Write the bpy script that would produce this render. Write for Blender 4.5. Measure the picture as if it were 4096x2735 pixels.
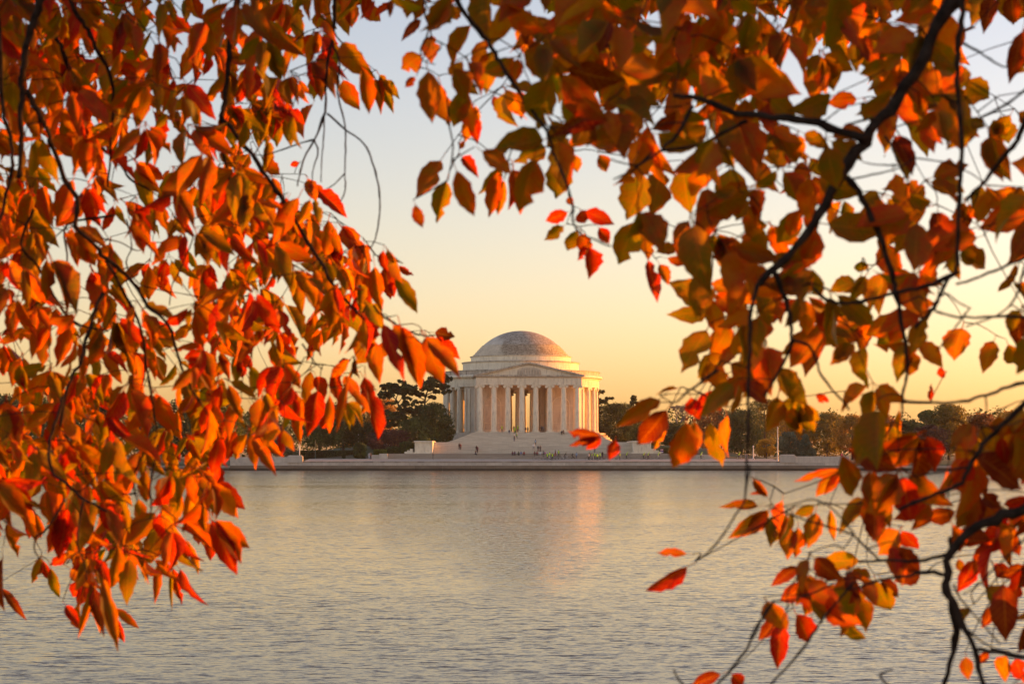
import bpy, bmesh, math, random
import numpy as np
from mathutils import Vector, Matrix, Quaternion

sc = bpy.context.scene
for o in list(bpy.data.objects):
    bpy.data.objects.remove(o)
COL = sc.collection
R = math.radians

# ------------------------------------------------------------------ camera
F = 8000.0            # focal length in pixels of the 4096 px wide photograph
CAMZ = 4.0
HORIZON = 1815.0
cam = bpy.data.cameras.new('camera')
camo = bpy.data.objects.new('camera', cam)
COL.objects.link(camo)
camo.location = (0, 0, CAMZ)
camo.rotation_euler = (math.pi / 2, 0, 0)
cam.sensor_width = 36.0
cam.lens = 36.0 * F / 4096.0
cam.shift_y = (HORIZON - 1367.5) / 4096.0
cam.clip_start = 0.05
cam.clip_end = 20000
cam.dof.use_dof = True
cam.dof.focus_distance = 530.0
cam.dof.aperture_fstop = 9.5
sc.camera = camo

# ------------------------------------------------------------------ sky and sun
SUN_EL, SUN_AZ = 5.0, 72.0          # degrees; azimuth clockwise from the view direction
w = bpy.data.worlds.new('World')
sc.world = w
w.use_nodes = True
nt = w.node_tree
bg = nt.nodes['Background']
sky = nt.nodes.new('ShaderNodeTexSky')
sky.sky_type = 'NISHITA'
sky.sun_disc = False
sky.sun_elevation = R(SUN_EL)
sky.sun_rotation = R(SUN_AZ)
sky.dust_density = 1.25
sky.air_density = 1.0
sky.ozone_density = 1.0
tint = nt.nodes.new('ShaderNodeMix')
tint.data_type = 'RGBA'
tint.blend_type = 'MULTIPLY'
tint.inputs[0].default_value = 1.0
tint.inputs[7].default_value = (1.06, 0.882, 1.0, 1)
nt.links.new(sky.outputs[0], tint.inputs[6])
nt.links.new(tint.outputs[2], bg.inputs[0])
bg.inputs[1].default_value = 0.1

sun = bpy.data.lights.new('sun', 'SUN')
sun.energy = 2.7
sun.color = (1.0, 0.30, 0.02)
sun.angle = R(0.5)
suno = bpy.data.objects.new('sun', sun)
COL.objects.link(suno)
_a = R(90 - SUN_AZ)
SUNV = Vector((math.cos(_a) * math.cos(R(SUN_EL)), math.sin(_a) * math.cos(R(SUN_EL)), math.sin(R(SUN_EL))))
suno.rotation_euler = SUNV.to_track_quat('Z', 'Y').to_euler()
suno.location = SUNV * 200

sc.view_settings.view_transform = 'Standard'
sc.view_settings.look = 'None'
sc.view_settings.exposure = 1.95
sc.view_settings.gamma = 1.0
sc.render.engine = 'CYCLES'
sc.cycles.use_denoising = True
sc.cycles.max_bounces = 8
sc.cycles.transparent_max_bounces = 8
sc.cycles.sample_clamp_indirect = 6.0

# ------------------------------------------------------------------ helpers
def at(px, py, D):
    """the place at distance D that the photograph shows at pixel px, py"""
    return Vector(((px - 2048.0) / F * D, D, CAMZ + (HORIZON - py) / F * D))

def pz(py, D):
    return CAMZ + (HORIZON - py) / F * D

class MB:
    def __init__(s):
        s.v = []; s.f = []; s.m = []
    def add(s, vs, fs, mi=0):
        n = len(s.v)
        s.v += [tuple(p) for p in vs]
        s.f += [tuple(n + i for i in f) for f in fs]
        s.m += [mi] * len(fs)
        return s
    def box(s, x0, x1, y0, y1, z0, z1, mi=0, bottom=True, top=True):
        vs = [(x0, y0, z0), (x1, y0, z0), (x1, y1, z0), (x0, y1, z0), (x0, y0, z1), (x1, y0, z1), (x1, y1, z1), (x0, y1, z1)]
        fs = [(0, 1, 5, 4), (1, 2, 6, 5), (2, 3, 7, 6), (3, 0, 4, 7)]
        if bottom: fs.append((3, 2, 1, 0))
        if top: fs.append((4, 5, 6, 7))
        return s.add(vs, fs, mi)
    def bbox(s, x0, x1, y0, y1, z0, z1, b=0.02, mi=0):
        """a box with chamfered vertical and top edges"""
        def ring(i, z): return [(x0 + i + b, y0 + i, z), (x1 - i - b, y0 + i, z), (x1 - i, y0 + i + b, z), (x1 - i, y1 - i - b, z), (x1 - i - b, y1 - i, z), (x0 + i + b, y1 - i, z), (x0 + i, y1 - i - b, z), (x0 + i, y0 + i + b, z)]
        vs = ring(0, z0) + ring(0, z1 - b) + ring(b * .8, z1)
        fs = []
        for k in (0, 8):
            for i in range(8):
                j = (i + 1) % 8
                fs.append((k + i, k + j, k + 8 + j, k + 8 + i))
        fs += [tuple(range(16, 24)), tuple(reversed(range(0, 8)))]
        return s.add(vs, fs, mi)
    def prism(s, poly, y0, y1, mi=0):
        """polygon in x,z pushed from y0 to y1"""
        n = len(poly)
        vs = [(x, y0, z) for x, z in poly] + [(x, y1, z) for x, z in poly]
        fs = [(i, (i + 1) % n, n + (i + 1) % n, n + i) for i in range(n)]
        fs += [tuple(reversed(range(n))), tuple(range(n, 2 * n))]
        return s.add(vs, fs, mi)
    def lathe(s, prof, seg=48, a0=0.0, a1=360.0, mi=0, cx=0, cy=0, caps=False):
        """profile of (r, z) turned about z; angle 0 points to -y, positive towards +x"""
        full = abs(a1 - a0) >= 359.99
        na = seg if full else seg + 1
        vs = []
        for i in range(na):
            a = R(a0 + (a1 - a0) * i / seg)
            for r, z in prof:
                vs.append((cx + math.sin(a) * r, cy - math.cos(a) * r, z))
        n = len(prof); fs = []
        for i in range(seg):
            j = (i + 1) % na
            for k in range(n - 1):
                fs.append((i * n + k, j * n + k, j * n + k + 1, i * n + k + 1))
        if caps and not full:
            fs.append(tuple(reversed(range(n))))
            fs.append(tuple(range((na - 1) * n, na * n)))
        return s.add(vs, fs, mi)
    def tube(s, pts, rad, n=6, mi=0, cap=True):
        pts = [Vector(p) for p in pts]
        if not hasattr(rad, '__len__'): rad = [rad] * len(pts)
        vs = []; up = None
        for i, p in enumerate(pts):
            t = (pts[min(i + 1, len(pts) - 1)] - pts[max(i - 1, 0)])
            if t.length < 1e-9: t = Vector((0, 0, 1))
            t.normalize()
            if up is None:
                up = t.orthogonal().normalized()
            else:
                up = (up - t * up.dot(t))
                up = up.normalized() if up.length > 1e-6 else t.orthogonal().normalized()
            b = t.cross(up)
            for k in range(n):
                a = 2 * math.pi * k / n
                vs.append(p + (up * math.cos(a) + b * math.sin(a)) * rad[i])
        fs = []
        for i in range(len(pts) - 1):
            for k in range(n):
                l = (k + 1) % n
                fs.append((i * n + k, i * n + l, (i + 1) * n + l, (i + 1) * n + k))
        if cap:
            fs.append(tuple(reversed(range(n))))
            fs.append(tuple(range((len(pts) - 1) * n, len(pts) * n)))
        return s.add(vs, fs, mi)
    def ell(s, c, r, seg=10, ring=6, mi=0):
        vs = [(c[0], c[1], c[2] - r[2])]
        for i in range(1, ring):
            t = -math.pi / 2 + math.pi * i / ring
            for k in range(seg):
                a = 2 * math.pi * k / seg
                vs.append((c[0] + r[0] * math.cos(t) * math.cos(a), c[1] + r[1] * math.cos(t) * math.sin(a), c[2] + r[2] * math.sin(t)))
        vs.append((c[0], c[1], c[2] + r[2]))
        fs = []
        for k in range(seg):
            l = (k + 1) % seg
            fs.append((0, 1 + l, 1 + k))
            for i in range(ring - 2):
                fs.append((1 + i * seg + k, 1 + i * seg + l, 1 + (i + 1) * seg + l, 1 + (i + 1) * seg + k))
            fs.append((len(vs) - 1, 1 + (ring - 2) * seg + k, 1 + (ring - 2) * seg + l))
        return s.add(vs, fs, mi)
    def mesh(s, name, smooth=False):
        me = bpy.data.meshes.new(name)
        me.from_pydata(s.v, [], s.f)
        if any(s.m): me.polygons.foreach_set('material_index', s.m)
        if smooth: me.polygons.foreach_set('use_smooth', [True] * len(me.polygons))
        me.update()
        return me
    def build(s, name, mats, parent=None, smooth=False):
        return link(name, s.mesh(name, smooth), mats, parent)

def link(name, me, mats=None, parent=None):
    if mats is not None:
        if not isinstance(mats, (list, tuple)): mats = [mats]
        if len(me.materials) == 0:
            for m in mats: me.materials.append(m)
    o = bpy.data.objects.new(name, me)
    COL.objects.link(o)
    if parent is not None: o.parent = parent
    return o

def smooth_by_angle(me, deg=35):
    me.polygons.foreach_set('use_smooth', [True] * len(me.polygons))
    try: me.set_sharp_from_angle(angle=R(deg))
    except Exception: pass

def empty(name, loc=(0, 0, 0), rz=0.0):
    o = bpy.data.objects.new(name, None)
    COL.objects.link(o)
    o.location = loc
    o.rotation_euler = (0, 0, rz)
    o.empty_display_size = 0.2
    return o

def tag(o, label, cat, group=None):
    o['label'] = label
    o['category'] = cat
    if group: o['group'] = group
    return o

def structure(o):
    o['kind'] = 'structure'
    return o

def stuff(o):
    o['kind'] = 'stuff'
    return o

def quads_mesh(name, co, nv, smooth=False):
    """co: (n*nv,3) array of separate n-gons with nv corners each"""
    n = len(co) // nv
    me = bpy.data.meshes.new(name)
    me.vertices.add(n * nv)
    me.vertices.foreach_set('co', np.asarray(co, np.float32).ravel())
    me.loops.add(n * nv)
    me.loops.foreach_set('vertex_index', np.arange(n * nv, dtype=np.int32))
    me.polygons.add(n)
    me.polygons.foreach_set('loop_start', np.arange(0, n * nv, nv, dtype=np.int32))
    me.polygons.foreach_set('loop_total', np.full(n, nv, np.int32))
    me.update(calc_edges=True)
    return me

# ------------------------------------------------------------------ materials
def newmat(name):
    m = bpy.data.materials.new(name)
    m.use_nodes = True
    t = m.node_tree
    p = t.nodes['Principled BSDF']
    return m, t, p, t.nodes, t.links

def ramp(N, L, src, stops):
    r = N.new('ShaderNodeValToRGB')
    e = r.color_ramp.elements
    e[0].position, e[0].color = stops[0][0], (*stops[0][1], 1)
    e[1].position, e[1].color = stops[-1][0], (*stops[-1][1], 1)
    for pos, c in stops[1:-1]:
        x = e.new(pos); x.color = (*c, 1)
    L.new(src, r.inputs[0])
    return r.outputs[0]

def noise(N, L, vec, scale, detail=4, rough=0.55, out=0):
    n = N.new('ShaderNodeTexNoise')
    n.inputs['Scale'].default_value = scale
    n.inputs['Detail'].default_value = detail
    n.inputs['Roughness'].default_value = rough
    if vec is not None: L.new(vec, n.inputs['Vector'])
    return n.outputs[out]

def mapped(N, L, scale=(1, 1, 1), coord='Object', loc=(0, 0, 0)):
    tc = N.new('ShaderNodeTexCoord')
    mp = N.new('ShaderNodeMapping')
    mp.inputs['Scale'].default_value = scale
    mp.inputs['Location'].default_value = loc
    L.new(tc.outputs[coord], mp.inputs[0])
    return mp.outputs[0]

def mixc(N, L, fac, a, b, blend='MIX'):
    m = N.new('ShaderNodeMix')
    m.data_type = 'RGBA'
    m.blend_type = blend
    if hasattr(fac, 'links'): L.new(fac, m.inputs[0])
    else: m.inputs[0].default_value = fac
    for i, x in ((6, a), (7, b)):
        if hasattr(x, 'links'): L.new(x, m.inputs[i])
        else: m.inputs[i].default_value = (*x, 1)
    return m.outputs[2]

def math_n(N, L, op, a, b=None, c=None):
    m = N.new('ShaderNodeMath')
    m.operation = op
    for i, x in enumerate((a, b, c)):
        if x is None: continue
        if hasattr(x, 'links'): L.new(x, m.inputs[i])
        else: m.inputs[i].default_value = x
    return m.outputs[0]

def bump(N, L, p, h, strength=0.4, dist=0.02):
    b = N.new('ShaderNodeBump')
    b.inputs['Strength'].default_value = strength
    b.inputs['Distance'].default_value = dist
    L.new(h, b.inputs['Height'])
    L.new(b.outputs[0], p.inputs['Normal'])

def stone(name, c_lo, c_hi, c_stain, scale=0.35, stain=0.35, streak=True, rough=0.7, rnd=0.12):
    """weathered stone: blotches, vertical rain streaks and per-piece variation"""
    m, t, p, N, L = newmat(name)
    v = mapped(N, L)
    n1 = noise(N, L, v, scale, 6, 0.6)
    col = ramp(N, L, n1, [(0.3, c_lo), (0.7, c_hi)])
    n2 = noise(N, L, mapped(N, L, (1.6, 1.6, 0.35) if streak else (1, 1, 1)), 1.1, 6, 0.65)
    f = ramp(N, L, n2, [(0.5, (0, 0, 0)), (0.72, (1, 1, 1))])
    f = math_n(N, L, 'MULTIPLY', f, stain)
    col = mixc(N, L, f, col, c_stain)
    oi = N.new('ShaderNodeObjectInfo')
    k = math_n(N, L, 'MULTIPLY_ADD', oi.outputs['Random'], rnd * 2, 1 - rnd)
    hs = N.new('ShaderNodeHueSaturation')
    L.new(k, hs.inputs['Value']); L.new(col, hs.inputs['Color'])
    L.new(hs.outputs[0], p.inputs['Base Color'])
    p.inputs['Roughness'].default_value = rough
    bump(N, L, p, noise(N, L, v, 6, 6, 0.6), 0.35, 0.03)
    return m

M = {}
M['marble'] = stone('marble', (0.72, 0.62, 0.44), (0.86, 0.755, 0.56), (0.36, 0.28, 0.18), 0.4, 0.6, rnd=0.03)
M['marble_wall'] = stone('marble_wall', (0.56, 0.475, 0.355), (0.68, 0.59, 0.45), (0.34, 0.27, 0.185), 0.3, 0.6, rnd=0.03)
M['marble_dirty'] = stone('marble_dirty', (0.34, 0.285, 0.21), (0.62, 0.54, 0.41), (0.05, 0.038, 0.028), 0.9, 1.0, rnd=0.05)
M['granite'] = stone('granite', (0.26, 0.21, 0.15), (0.38, 0.32, 0.24), (0.18, 0.14, 0.10), 0.6, 0.6, rnd=0.28)
M['granite_pale'] = stone('granite_pale', (0.46, 0.40, 0.315), (0.60, 0.53, 0.425), (0.30, 0.25, 0.19), 0.5, 0.45, rnd=0.12)
M['granite_brown'] = stone('granite_brown', (0.30, 0.25, 0.19), (0.40, 0.34, 0.27), (0.20, 0.16, 0.12), 0.5, 0.5, rnd=0.06)

def stair_mat(name, a, b, d):
    m, t, p, N, L = newmat(name)
    v = mapped(N, L, (0.22, 1, 6.4))
    n1 = noise(N, L, v, 1.0, 3, 0.7)
    col = ramp(N, L, n1, [(0.28, d), (0.45, a), (0.62, b), (0.74, tuple(min(.86, x * 1.18) for x in b))])
    br = N.new('ShaderNodeTexBrick')
    br.offset = 0.37
    br.inputs['Scale'].default_value = 1.0
    br.inputs['Mortar Size'].default_value = 0.02
    br.inputs['Brick Width'].default_value = 2.6
    br.inputs['Row Height'].default_value = 0.156
    br.inputs['Color1'].default_value = (1, 1, 1, 1)
    br.inputs['Color2'].default_value = (0.74, 0.72, 0.69, 1)
    br.inputs['Mortar'].default_value = (0.38, 0.34, 0.30, 1)
    tc = N.new('ShaderNodeTexCoord')
    sx = N.new('ShaderNodeSeparateXYZ'); cx = N.new('ShaderNodeCombineXYZ')
    L.new(tc.outputs['Object'], sx.inputs[0])
    L.new(sx.outputs[0], cx.inputs[0]); L.new(sx.outputs[2], cx.inputs[1])
    L.new(cx.outputs[0], br.inputs['Vector'])
    col = mixc(N, L, 0.8, col, br.outputs[0], 'MULTIPLY')
    n3 = noise(N, L, mapped(N, L, (1, 1, 1)), 0.25, 4)
    col = mixc(N, L, ramp(N, L, n3, [(0.35, (0.3, .3, .3)), (0.65, (0, 0, 0))]), col, d)
    L.new(col, p.inputs['Base Color'])
    p.inputs['Roughness'].default_value = 0.75
    return m
M['stair'] = stair_mat('stair_marble', (0.70, 0.61, 0.46), (0.80, 0.71, 0.55), (0.56, 0.48, 0.36))
M['stair_low'] = stair_mat('stair_granite', (0.40, 0.33, 0.25), (0.47, 0.40, 0.31), (0.33, 0.27, 0.20))

def dome_mat():
    """pale marble with a dark crust of lichen on the weather side, in ragged flakes"""
    m, t, p, N, L = newmat('dome_marble')
    v = mapped(N, L)
    base = ramp(N, L, noise(N, L, v, 0.5, 5), [(0.3, (0.60, 0.52, 0.39)), (0.7, (0.76, 0.67, 0.52))])
    crust = ramp(N, L, noise(N, L, mapped(N, L, (1, 1, 1.9)), 1.3, 8, 0.72), [(0.44, (0, 0, 0)), (0.52, (1, 1, 1))])
    fine = ramp(N, L, noise(N, L, mapped(N, L, (1, 1, 2.5)), 2.4, 6, 0.7), [(0.40, (0.15, .15, .15)), (0.56, (1, 1, 1))])
    f = math_n(N, L, 'MULTIPLY', crust, fine)
    f = math_n(N, L, 'MULTIPLY_ADD', f, 0.6, 0.36)
    # weather side: everything right of a ragged meridian
    sx = N.new('ShaderNodeSeparateXYZ'); L.new(v, sx.inputs[0])
    wob = noise(N, L, v, 0.6, 6)
    edge = math_n(N, L, 'MULTIPLY_ADD', wob, 5.0, sx.outputs[0])
    mr = N.new('ShaderNodeMapRange'); mr.inputs['From Min'].default_value = -4.6; mr.inputs['From Max'].default_value = -2.6
    L.new(edge, mr.inputs['Value']); side = mr.outputs[0]
    f = math_n(N, L, 'MULTIPLY', f, side)
    col = mixc(N, L, f, base, (0.19, 0.145, 0.095))
    # courses of blocks
    ang = math_n(N, L, 'ARCTAN2', sx.outputs[0], sx.outputs[1])
    cx = N.new('ShaderNodeCombineXYZ')
    L.new(math_n(N, L, 'MULTIPLY', ang, 9.0), cx.inputs[0]); L.new(sx.outputs[2], cx.inputs[1])
    br = N.new('ShaderNodeTexBrick')
    br.inputs['Scale'].default_value = 1.0
    br.inputs['Brick Width'].default_value = 1.5
    br.inputs['Row Height'].default_value = 0.55
    br.inputs['Mortar Size'].default_value = 0.025
    br.inputs['Color1'].default_value = (1, 1, 1, 1)
    br.inputs['Color2'].default_value = (0.80, 0.80, 0.80, 1)
    br.inputs['Mortar'].default_value = (0.6, 0.58, 0.55, 1)
    L.new(cx.outputs[0], br.inputs['Vector'])
    col = mixc(N, L, 0.75, col, br.outputs[0], 'MULTIPLY')
    L.new(col, p.inputs['Base Color'])
    p.inputs['Roughness'].default_value = 0.8
    bump(N, L, p, f, 0.3, 0.02)
    return m
M['dome'] = dome_mat()

def plain(name, c, rough=0.6, var=0.15, scale=8.0, metal=0.0):
    m, t, p, N, L = newmat(name)
    n = noise(N, L, mapped(N, L), scale, 4)
    L.new(ramp(N, L, n, [(0.3, tuple(x * (1 - var) for x in c)), (0.7, tuple(min(1, x * (1 + var)) for x in c))]), p.inputs['Base Color'])
    p.inputs['Roughness'].default_value = rough
    p.inputs['Metallic'].default_value = metal
    return m
M['pole'] = plain('pole_paint', (0.55, 0.56, 0.56), 0.45)
M['pole_green'] = plain('pole_green', (0.10, 0.14, 0.12), 0.5)
M['bark'] = plain('bark', (0.034, 0.022, 0.015), 1.0, 0.6, 45)
M['bark'].node_tree.nodes['Principled BSDF'].inputs['Specular IOR Level'].default_value = 0.08
M['bark_far'] = plain('bark_far', (0.10, 0.075, 0.055), 0.9, 0.3, 3)
M['black'] = plain('black_metal', (0.02, 0.02, 0.022), 0.5)

def foliage_mat(name, c1, c2, tr=0.35, scale=0.35):
    m, t, p, N, L = newmat(name)
    a = noise(N, L, mapped(N, L), scale, 5, 0.6)
    b = noise(N, L, mapped(N, L), 3.5, 2, 0.6)
    f = math_n(N, L, 'MULTIPLY_ADD', b, 0.6, math_n(N, L, 'MULTIPLY_ADD', a, 1.0, -0.3))
    col = ramp(N, L, f, [(0.22, tuple(x * .6 for x in c1)), (0.45, c1), (0.62, c2), (0.85, tuple(x * 1.45 for x in c2))])  # tone range widened by noise to stand in for lit sides of clumps
    p.inputs['Roughness'].default_value = 0.6
    p.inputs['Specular IOR Level'].default_value = 0.25
    L.new(col, p.inputs['Base Color'])
    tl = N.new('ShaderNodeBsdfTranslucent')
    L.new(mixc(N, L, 1.0, col, (1.5, 1.35, 0.7), 'MULTIPLY'), tl.inputs[0])
    ms = N.new('ShaderNodeMixShader')
    ms.inputs[0].default_value = tr
    L.new(p.outputs[0], ms.inputs[1]); L.new(tl.outputs[0], ms.inputs[2])
    L.new(ms.outputs[0], N['Material Output'].inputs[0])
    return m
FOL = {
    'ever': foliage_mat('evergreen_leaves', (0.048, 0.076, 0.020), (0.115, 0.160, 0.042), 0.3),
    'dark': foliage_mat('dark_leaves', (0.033, 0.054, 0.017), (0.084, 0.116, 0.034), 0.3),
    'pine': foliage_mat('pine_needles', (0.026, 0.044, 0.016), (0.080, 0.108, 0.030), 0.25),
    'blue': foliage_mat('blue_green_needles', (0.054, 0.095, 0.061), (0.121, 0.169, 0.108), 0.2),
    'green': foliage_mat('green_leaves', (0.114, 0.156, 0.029), (0.228, 0.270, 0.054), 0.45),
    'olive': foliage_mat('olive_leaves', (0.117, 0.117, 0.029), (0.240, 0.202, 0.044), 0.45),
    'yellow': foliage_mat('yellow_leaves', (0.342, 0.186, 0.018), (0.652, 0.373, 0.031), 0.45),
    'gold': foliage_mat('golden_leaves', (0.254, 0.151, 0.025), (0.506, 0.288, 0.043), 0.45),
    'rust': foliage_mat('rust_leaves', (0.176, 0.079, 0.026), (0.351, 0.166, 0.053), 0.45),
    'purple': foliage_mat('purple_leaves', (0.054, 0.024, 0.024), (0.115, 0.054, 0.046), 0.25),
}

# ------------------------------------------------------------------ water
def water_mat():
    m, t, p, N, L = newmat('water')
    # slopes of the ripples taken straight from noise, so that far water keeps its glitter
    def slope(scale, stretch, amp, detail, loc, rot=0.0):
        tc = N.new('ShaderNodeTexCoord'); mp = N.new('ShaderNodeMapping')
        mp.inputs['Scale'].default_value = (stretch, 1, 1)
        mp.inputs['Location'].default_value = loc
        mp.inputs['Rotation'].default_value = (0, 0, rot)
        L.new(tc.outputs['Object'], mp.inputs[0])
        c = noise(N, L, mp.outputs[0], scale, detail, 0.55, 1)
        s = N.new('ShaderNodeVectorMath'); s.operation = 'SUBTRACT'
        L.new(c, s.inputs[0]); s.inputs[1].default_value = (0.5, 0.5, 0.5)
        k = N.new('ShaderNodeVectorMath'); k.operation = 'MULTIPLY'
        L.new(s.outputs[0], k.inputs[0]); k.inputs[1].default_value = (amp * 0.8, amp, 0)
        return k.outputs[0]
    a = slope(4.2, 0.34, WATER[0], 3, (0, 0, 0), 0.10)
    b = slope(1.5, 0.36, WATER[1], 2, (31, 7, 0), -0.12)
    c = slope(12.0, 0.5, WATER[2], 2, (3, 17, 0), 0.2)
    # gusts: calmer and rougher patches
    g = noise(N, L, mapped(N, L, (0.35, 1, 1)), 0.035, 3)
    gs = N.new('ShaderNodeMapRange')
    gs.inputs['From Min'].default_value = 0.3; gs.inputs['From Max'].default_value = 0.7
    gs.inputs['To Min'].default_value = 0.6; gs.inputs['To Max'].default_value = 1.3
    L.new(g, gs.inputs['Value'])
    s1 = N.new('ShaderNodeVectorMath'); s1.operation = 'ADD'; L.new(a, s1.inputs[0]); L.new(b, s1.inputs[1])
    s2 = N.new('ShaderNodeVectorMath'); s2.operation = 'ADD'; L.new(s1.outputs[0], s2.inputs[0]); L.new(c, s2.inputs[1])
    s3 = N.new('ShaderNodeVectorMath'); s3.operation = 'SCALE'; L.new(s2.outputs[0], s3.inputs[0]); L.new(gs.outputs[0], s3.inputs['Scale'])
    # wind has steepened the faces that look towards the near bank
    sy = N.new('ShaderNodeSeparateXYZ'); L.new(s3.outputs[0], sy.inputs[0])
    cy = N.new('ShaderNodeCombineXYZ'); L.new(sy.outputs[0], cy.inputs[0])
    ab = math_n(N, L, 'MULTIPLY', math_n(N, L, 'ABSOLUTE', sy.outputs[1]), 1 / 0.06)
    L.new(math_n(N, L, 'MULTIPLY', math_n(N, L, 'POWER', ab, 1.7), -0.055), cy.inputs[1])
    s4 = N.new('ShaderNodeVectorMath'); s4.operation = 'ADD'; L.new(cy.outputs[0], s4.inputs[0]); s4.inputs[1].default_value = (0, 0, 1)
    s5 = N.new('ShaderNodeVectorMath'); s5.operation = 'NORMALIZE'; L.new(s4.outputs[0], s5.inputs[0])
    # mirror of the sky over silty brown water, weighted by the Fresnel law
    fr = N.new('ShaderNodeFresnel'); fr.inputs['IOR'].default_value = 1.33; L.new(s5.outputs[0], fr.inputs['Normal'])
    gl = N.new('ShaderNodeBsdfGlossy'); gl.inputs['Color'].default_value = (1.0, 0.905, 0.77, 1); gl.inputs['Roughness'].default_value = 0.06
    L.new(s5.outputs[0], gl.inputs['Normal'])
    df = N.new('ShaderNodeBsdfDiffuse'); df.inputs['Color'].default_value = (0.070, 0.058, 0.034, 1)
    mx = N.new('ShaderNodeMixShader')
    L.new(fr.outputs[0], mx.inputs[0]); L.new(df.outputs[0], mx.inputs[1]); L.new(gl.outputs[0], mx.inputs[2])
    L.new(mx.outputs[0], N['Material Output'].inputs[0]); N.remove(p)
    return m
WATER = (0.58, 0.20, 0.30)
M['water'] = water_mat()
structure(MB().add([(-900, 3, 0), (900, 3, 0), (900, 494, 0), (-900, 494, 0)], [(0, 1, 2, 3)]).build('water', M['water']))

# ------------------------------------------------------------------ ground
def lawn_mat(name, g1, g2, dry):
    m, t, p, N, L = newmat(name)
    a = noise(N, L, mapped(N, L), 0.06, 5)
    b = noise(N, L, mapped(N, L), 1.2, 6, 0.7)
    col = mixc(N, L, ramp(N, L, a, [(0.45, (0, 0, 0)), (0.62, (1, 1, 1))]), ramp(N, L, b, [(0.3, g1), (0.7, g2)]), dry)
    L.new(col, p.inputs['Base Color'])
    p.inputs['Roughness'].default_value = 0.95
    return m
M['lawn'] = lawn_mat('lawn', (0.035, 0.055, 0.015), (0.075, 0.10, 0.025), (0.12, 0.085, 0.04))
M['earth'] = lawn_mat('earth', (0.09, 0.065, 0.045), (0.15, 0.115, 0.08), (0.07, 0.06, 0.035))

SEA_Y = 490.0
CX, CY = 2.49, 570.0        # middle of the rotunda
def ground_z(x, y):
    d = math.hypot(x - CX, y - CY)
    t = min(1, max(0, (78 - d) / 36.0)); t = t * t * (3 - 2 * t)
    z = 2.35 + t * 4.0
    e = min(1, max(0, (y - SEA_Y) / 12.0))
    return 1.2 + (z - 1.2) * e if (x < -52 or x > 83) else z * (0.55 + 0.45 * e)
def plaza_z(y): return 2.2 + (y - SEA_Y) * 0.045

xs = sorted(set([-4000, -2000, -1000, -600, -400, -300, -220] + list(range(-180, 181, 6)) + [220, 300, 400, 600, 1000, 2000, 4000]))
ys = [490.6, 493, 496, 499, 503, 506] + list(range(510, 680, 6)) + [700, 760, 850, 1000, 1400, 2200, 4000, 9000]
vs, fs = [], []
for y in ys:
    for x in xs:
        z = ground_z(x, y)
        if -34 < x < 44 and y < 540: z = min(z, 1.9)
        elif -52 < x < 66 and y < 504: z = min(z, 1.9)
        vs.append((x, y, z))
nx = len(xs)
for j in range(len(ys) - 1):
    for i in range(nx - 1):
        fs.append((j * nx + i, j * nx + i + 1, (j + 1) * nx + i + 1, (j + 1) * nx + i))
# shore slope down into the water
n0 = len(vs)
for x in xs: vs.append((x, 489.2 if (x < -69 or x > 82) else 490.5, -0.6))
for i in range(nx - 1): fs.append((n0 + i, n0 + i + 1, i + 1, i))
structure(MB().add(vs, fs).build('ground', M['lawn'], smooth=True))
# the bank on which the photographer and the two cherry trees stand
vs, fs = [], []
bx = [-300, -120, -60, -30, -15, -8, -4, 0, 4, 8, 15, 30, 60, 120, 300]
by = [(-300, 3.2), (-60, 2.7), (-20, 2.4), (-4, 2.3), (4, 2.25), (7.5, 2.1), (8.2, 1.4), (8.6, -0.8)]
for y, z in by:
    for x in bx: vs.append((x, y, z + 0.05 * math.sin(x * 1.3 + y)))
for j in range(len(by) - 1):
    for i in range(len(bx) - 1):
        fs.append((j * len(bx) + i, j * len(bx) + i + 1, (j + 1) * len(bx) + i + 1, (j + 1) * len(bx) + i))
structure(MB().add(vs, fs).build('near_bank', M['earth'], smooth=True))

# plaza between the stairs and the sea wall
def plaza_mat():
    m, t, p, N, L = newmat('plaza_paving')
    v = mapped(N, L)
    br = N.new('ShaderNodeTexBrick')
    br.inputs['Scale'].default_value = 1.0
    br.inputs['Brick Width'].default_value = 1.5; br.inputs['Row Height'].default_value = 1.5
    br.inputs['Mortar Size'].default_value = 0.02
    br.inputs['Color1'].default_value = (0.46, 0.395, 0.30, 1); br.inputs['Color2'].default_value = (0.39, 0.33, 0.25, 1)
    br.inputs['Mortar'].default_value = (0.25, 0.22, 0.19, 1)
    L.new(v, br.inputs['Vector'])
    n = noise(N, L, v, 0.3, 5)
    L.new(mixc(N, L, 0.5, br.outputs[0], ramp(N, L, n, [(0.3, (0.75, 0.72, 0.7)), (0.7, (1, 1, 1))]), 'MULTIPLY'), p.inputs['Base Color'])
    p.inputs['Roughness'].default_value = 0.8
    return m
M['plaza'] = plaza_mat()
plz = MB()
plz.add([(-51, 490.2, 2.2), (65.5, 490.2, 2.2), (65.5, 503.2, plaza_z(503.2)), (-51, 503.2, plaza_z(503.2)),
         (-51, 490.2, 1.0), (65.5, 490.2, 1.0), (65.5, 503.2, 1.0), (-51, 503.2, 1.0)],
        [(0, 1, 2, 3), (4, 5, 1, 0), (5, 6, 2, 1), (7, 4, 0, 3), (6, 7, 3, 2)])
structure(plz.build('plaza', M['plaza']))

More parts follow.
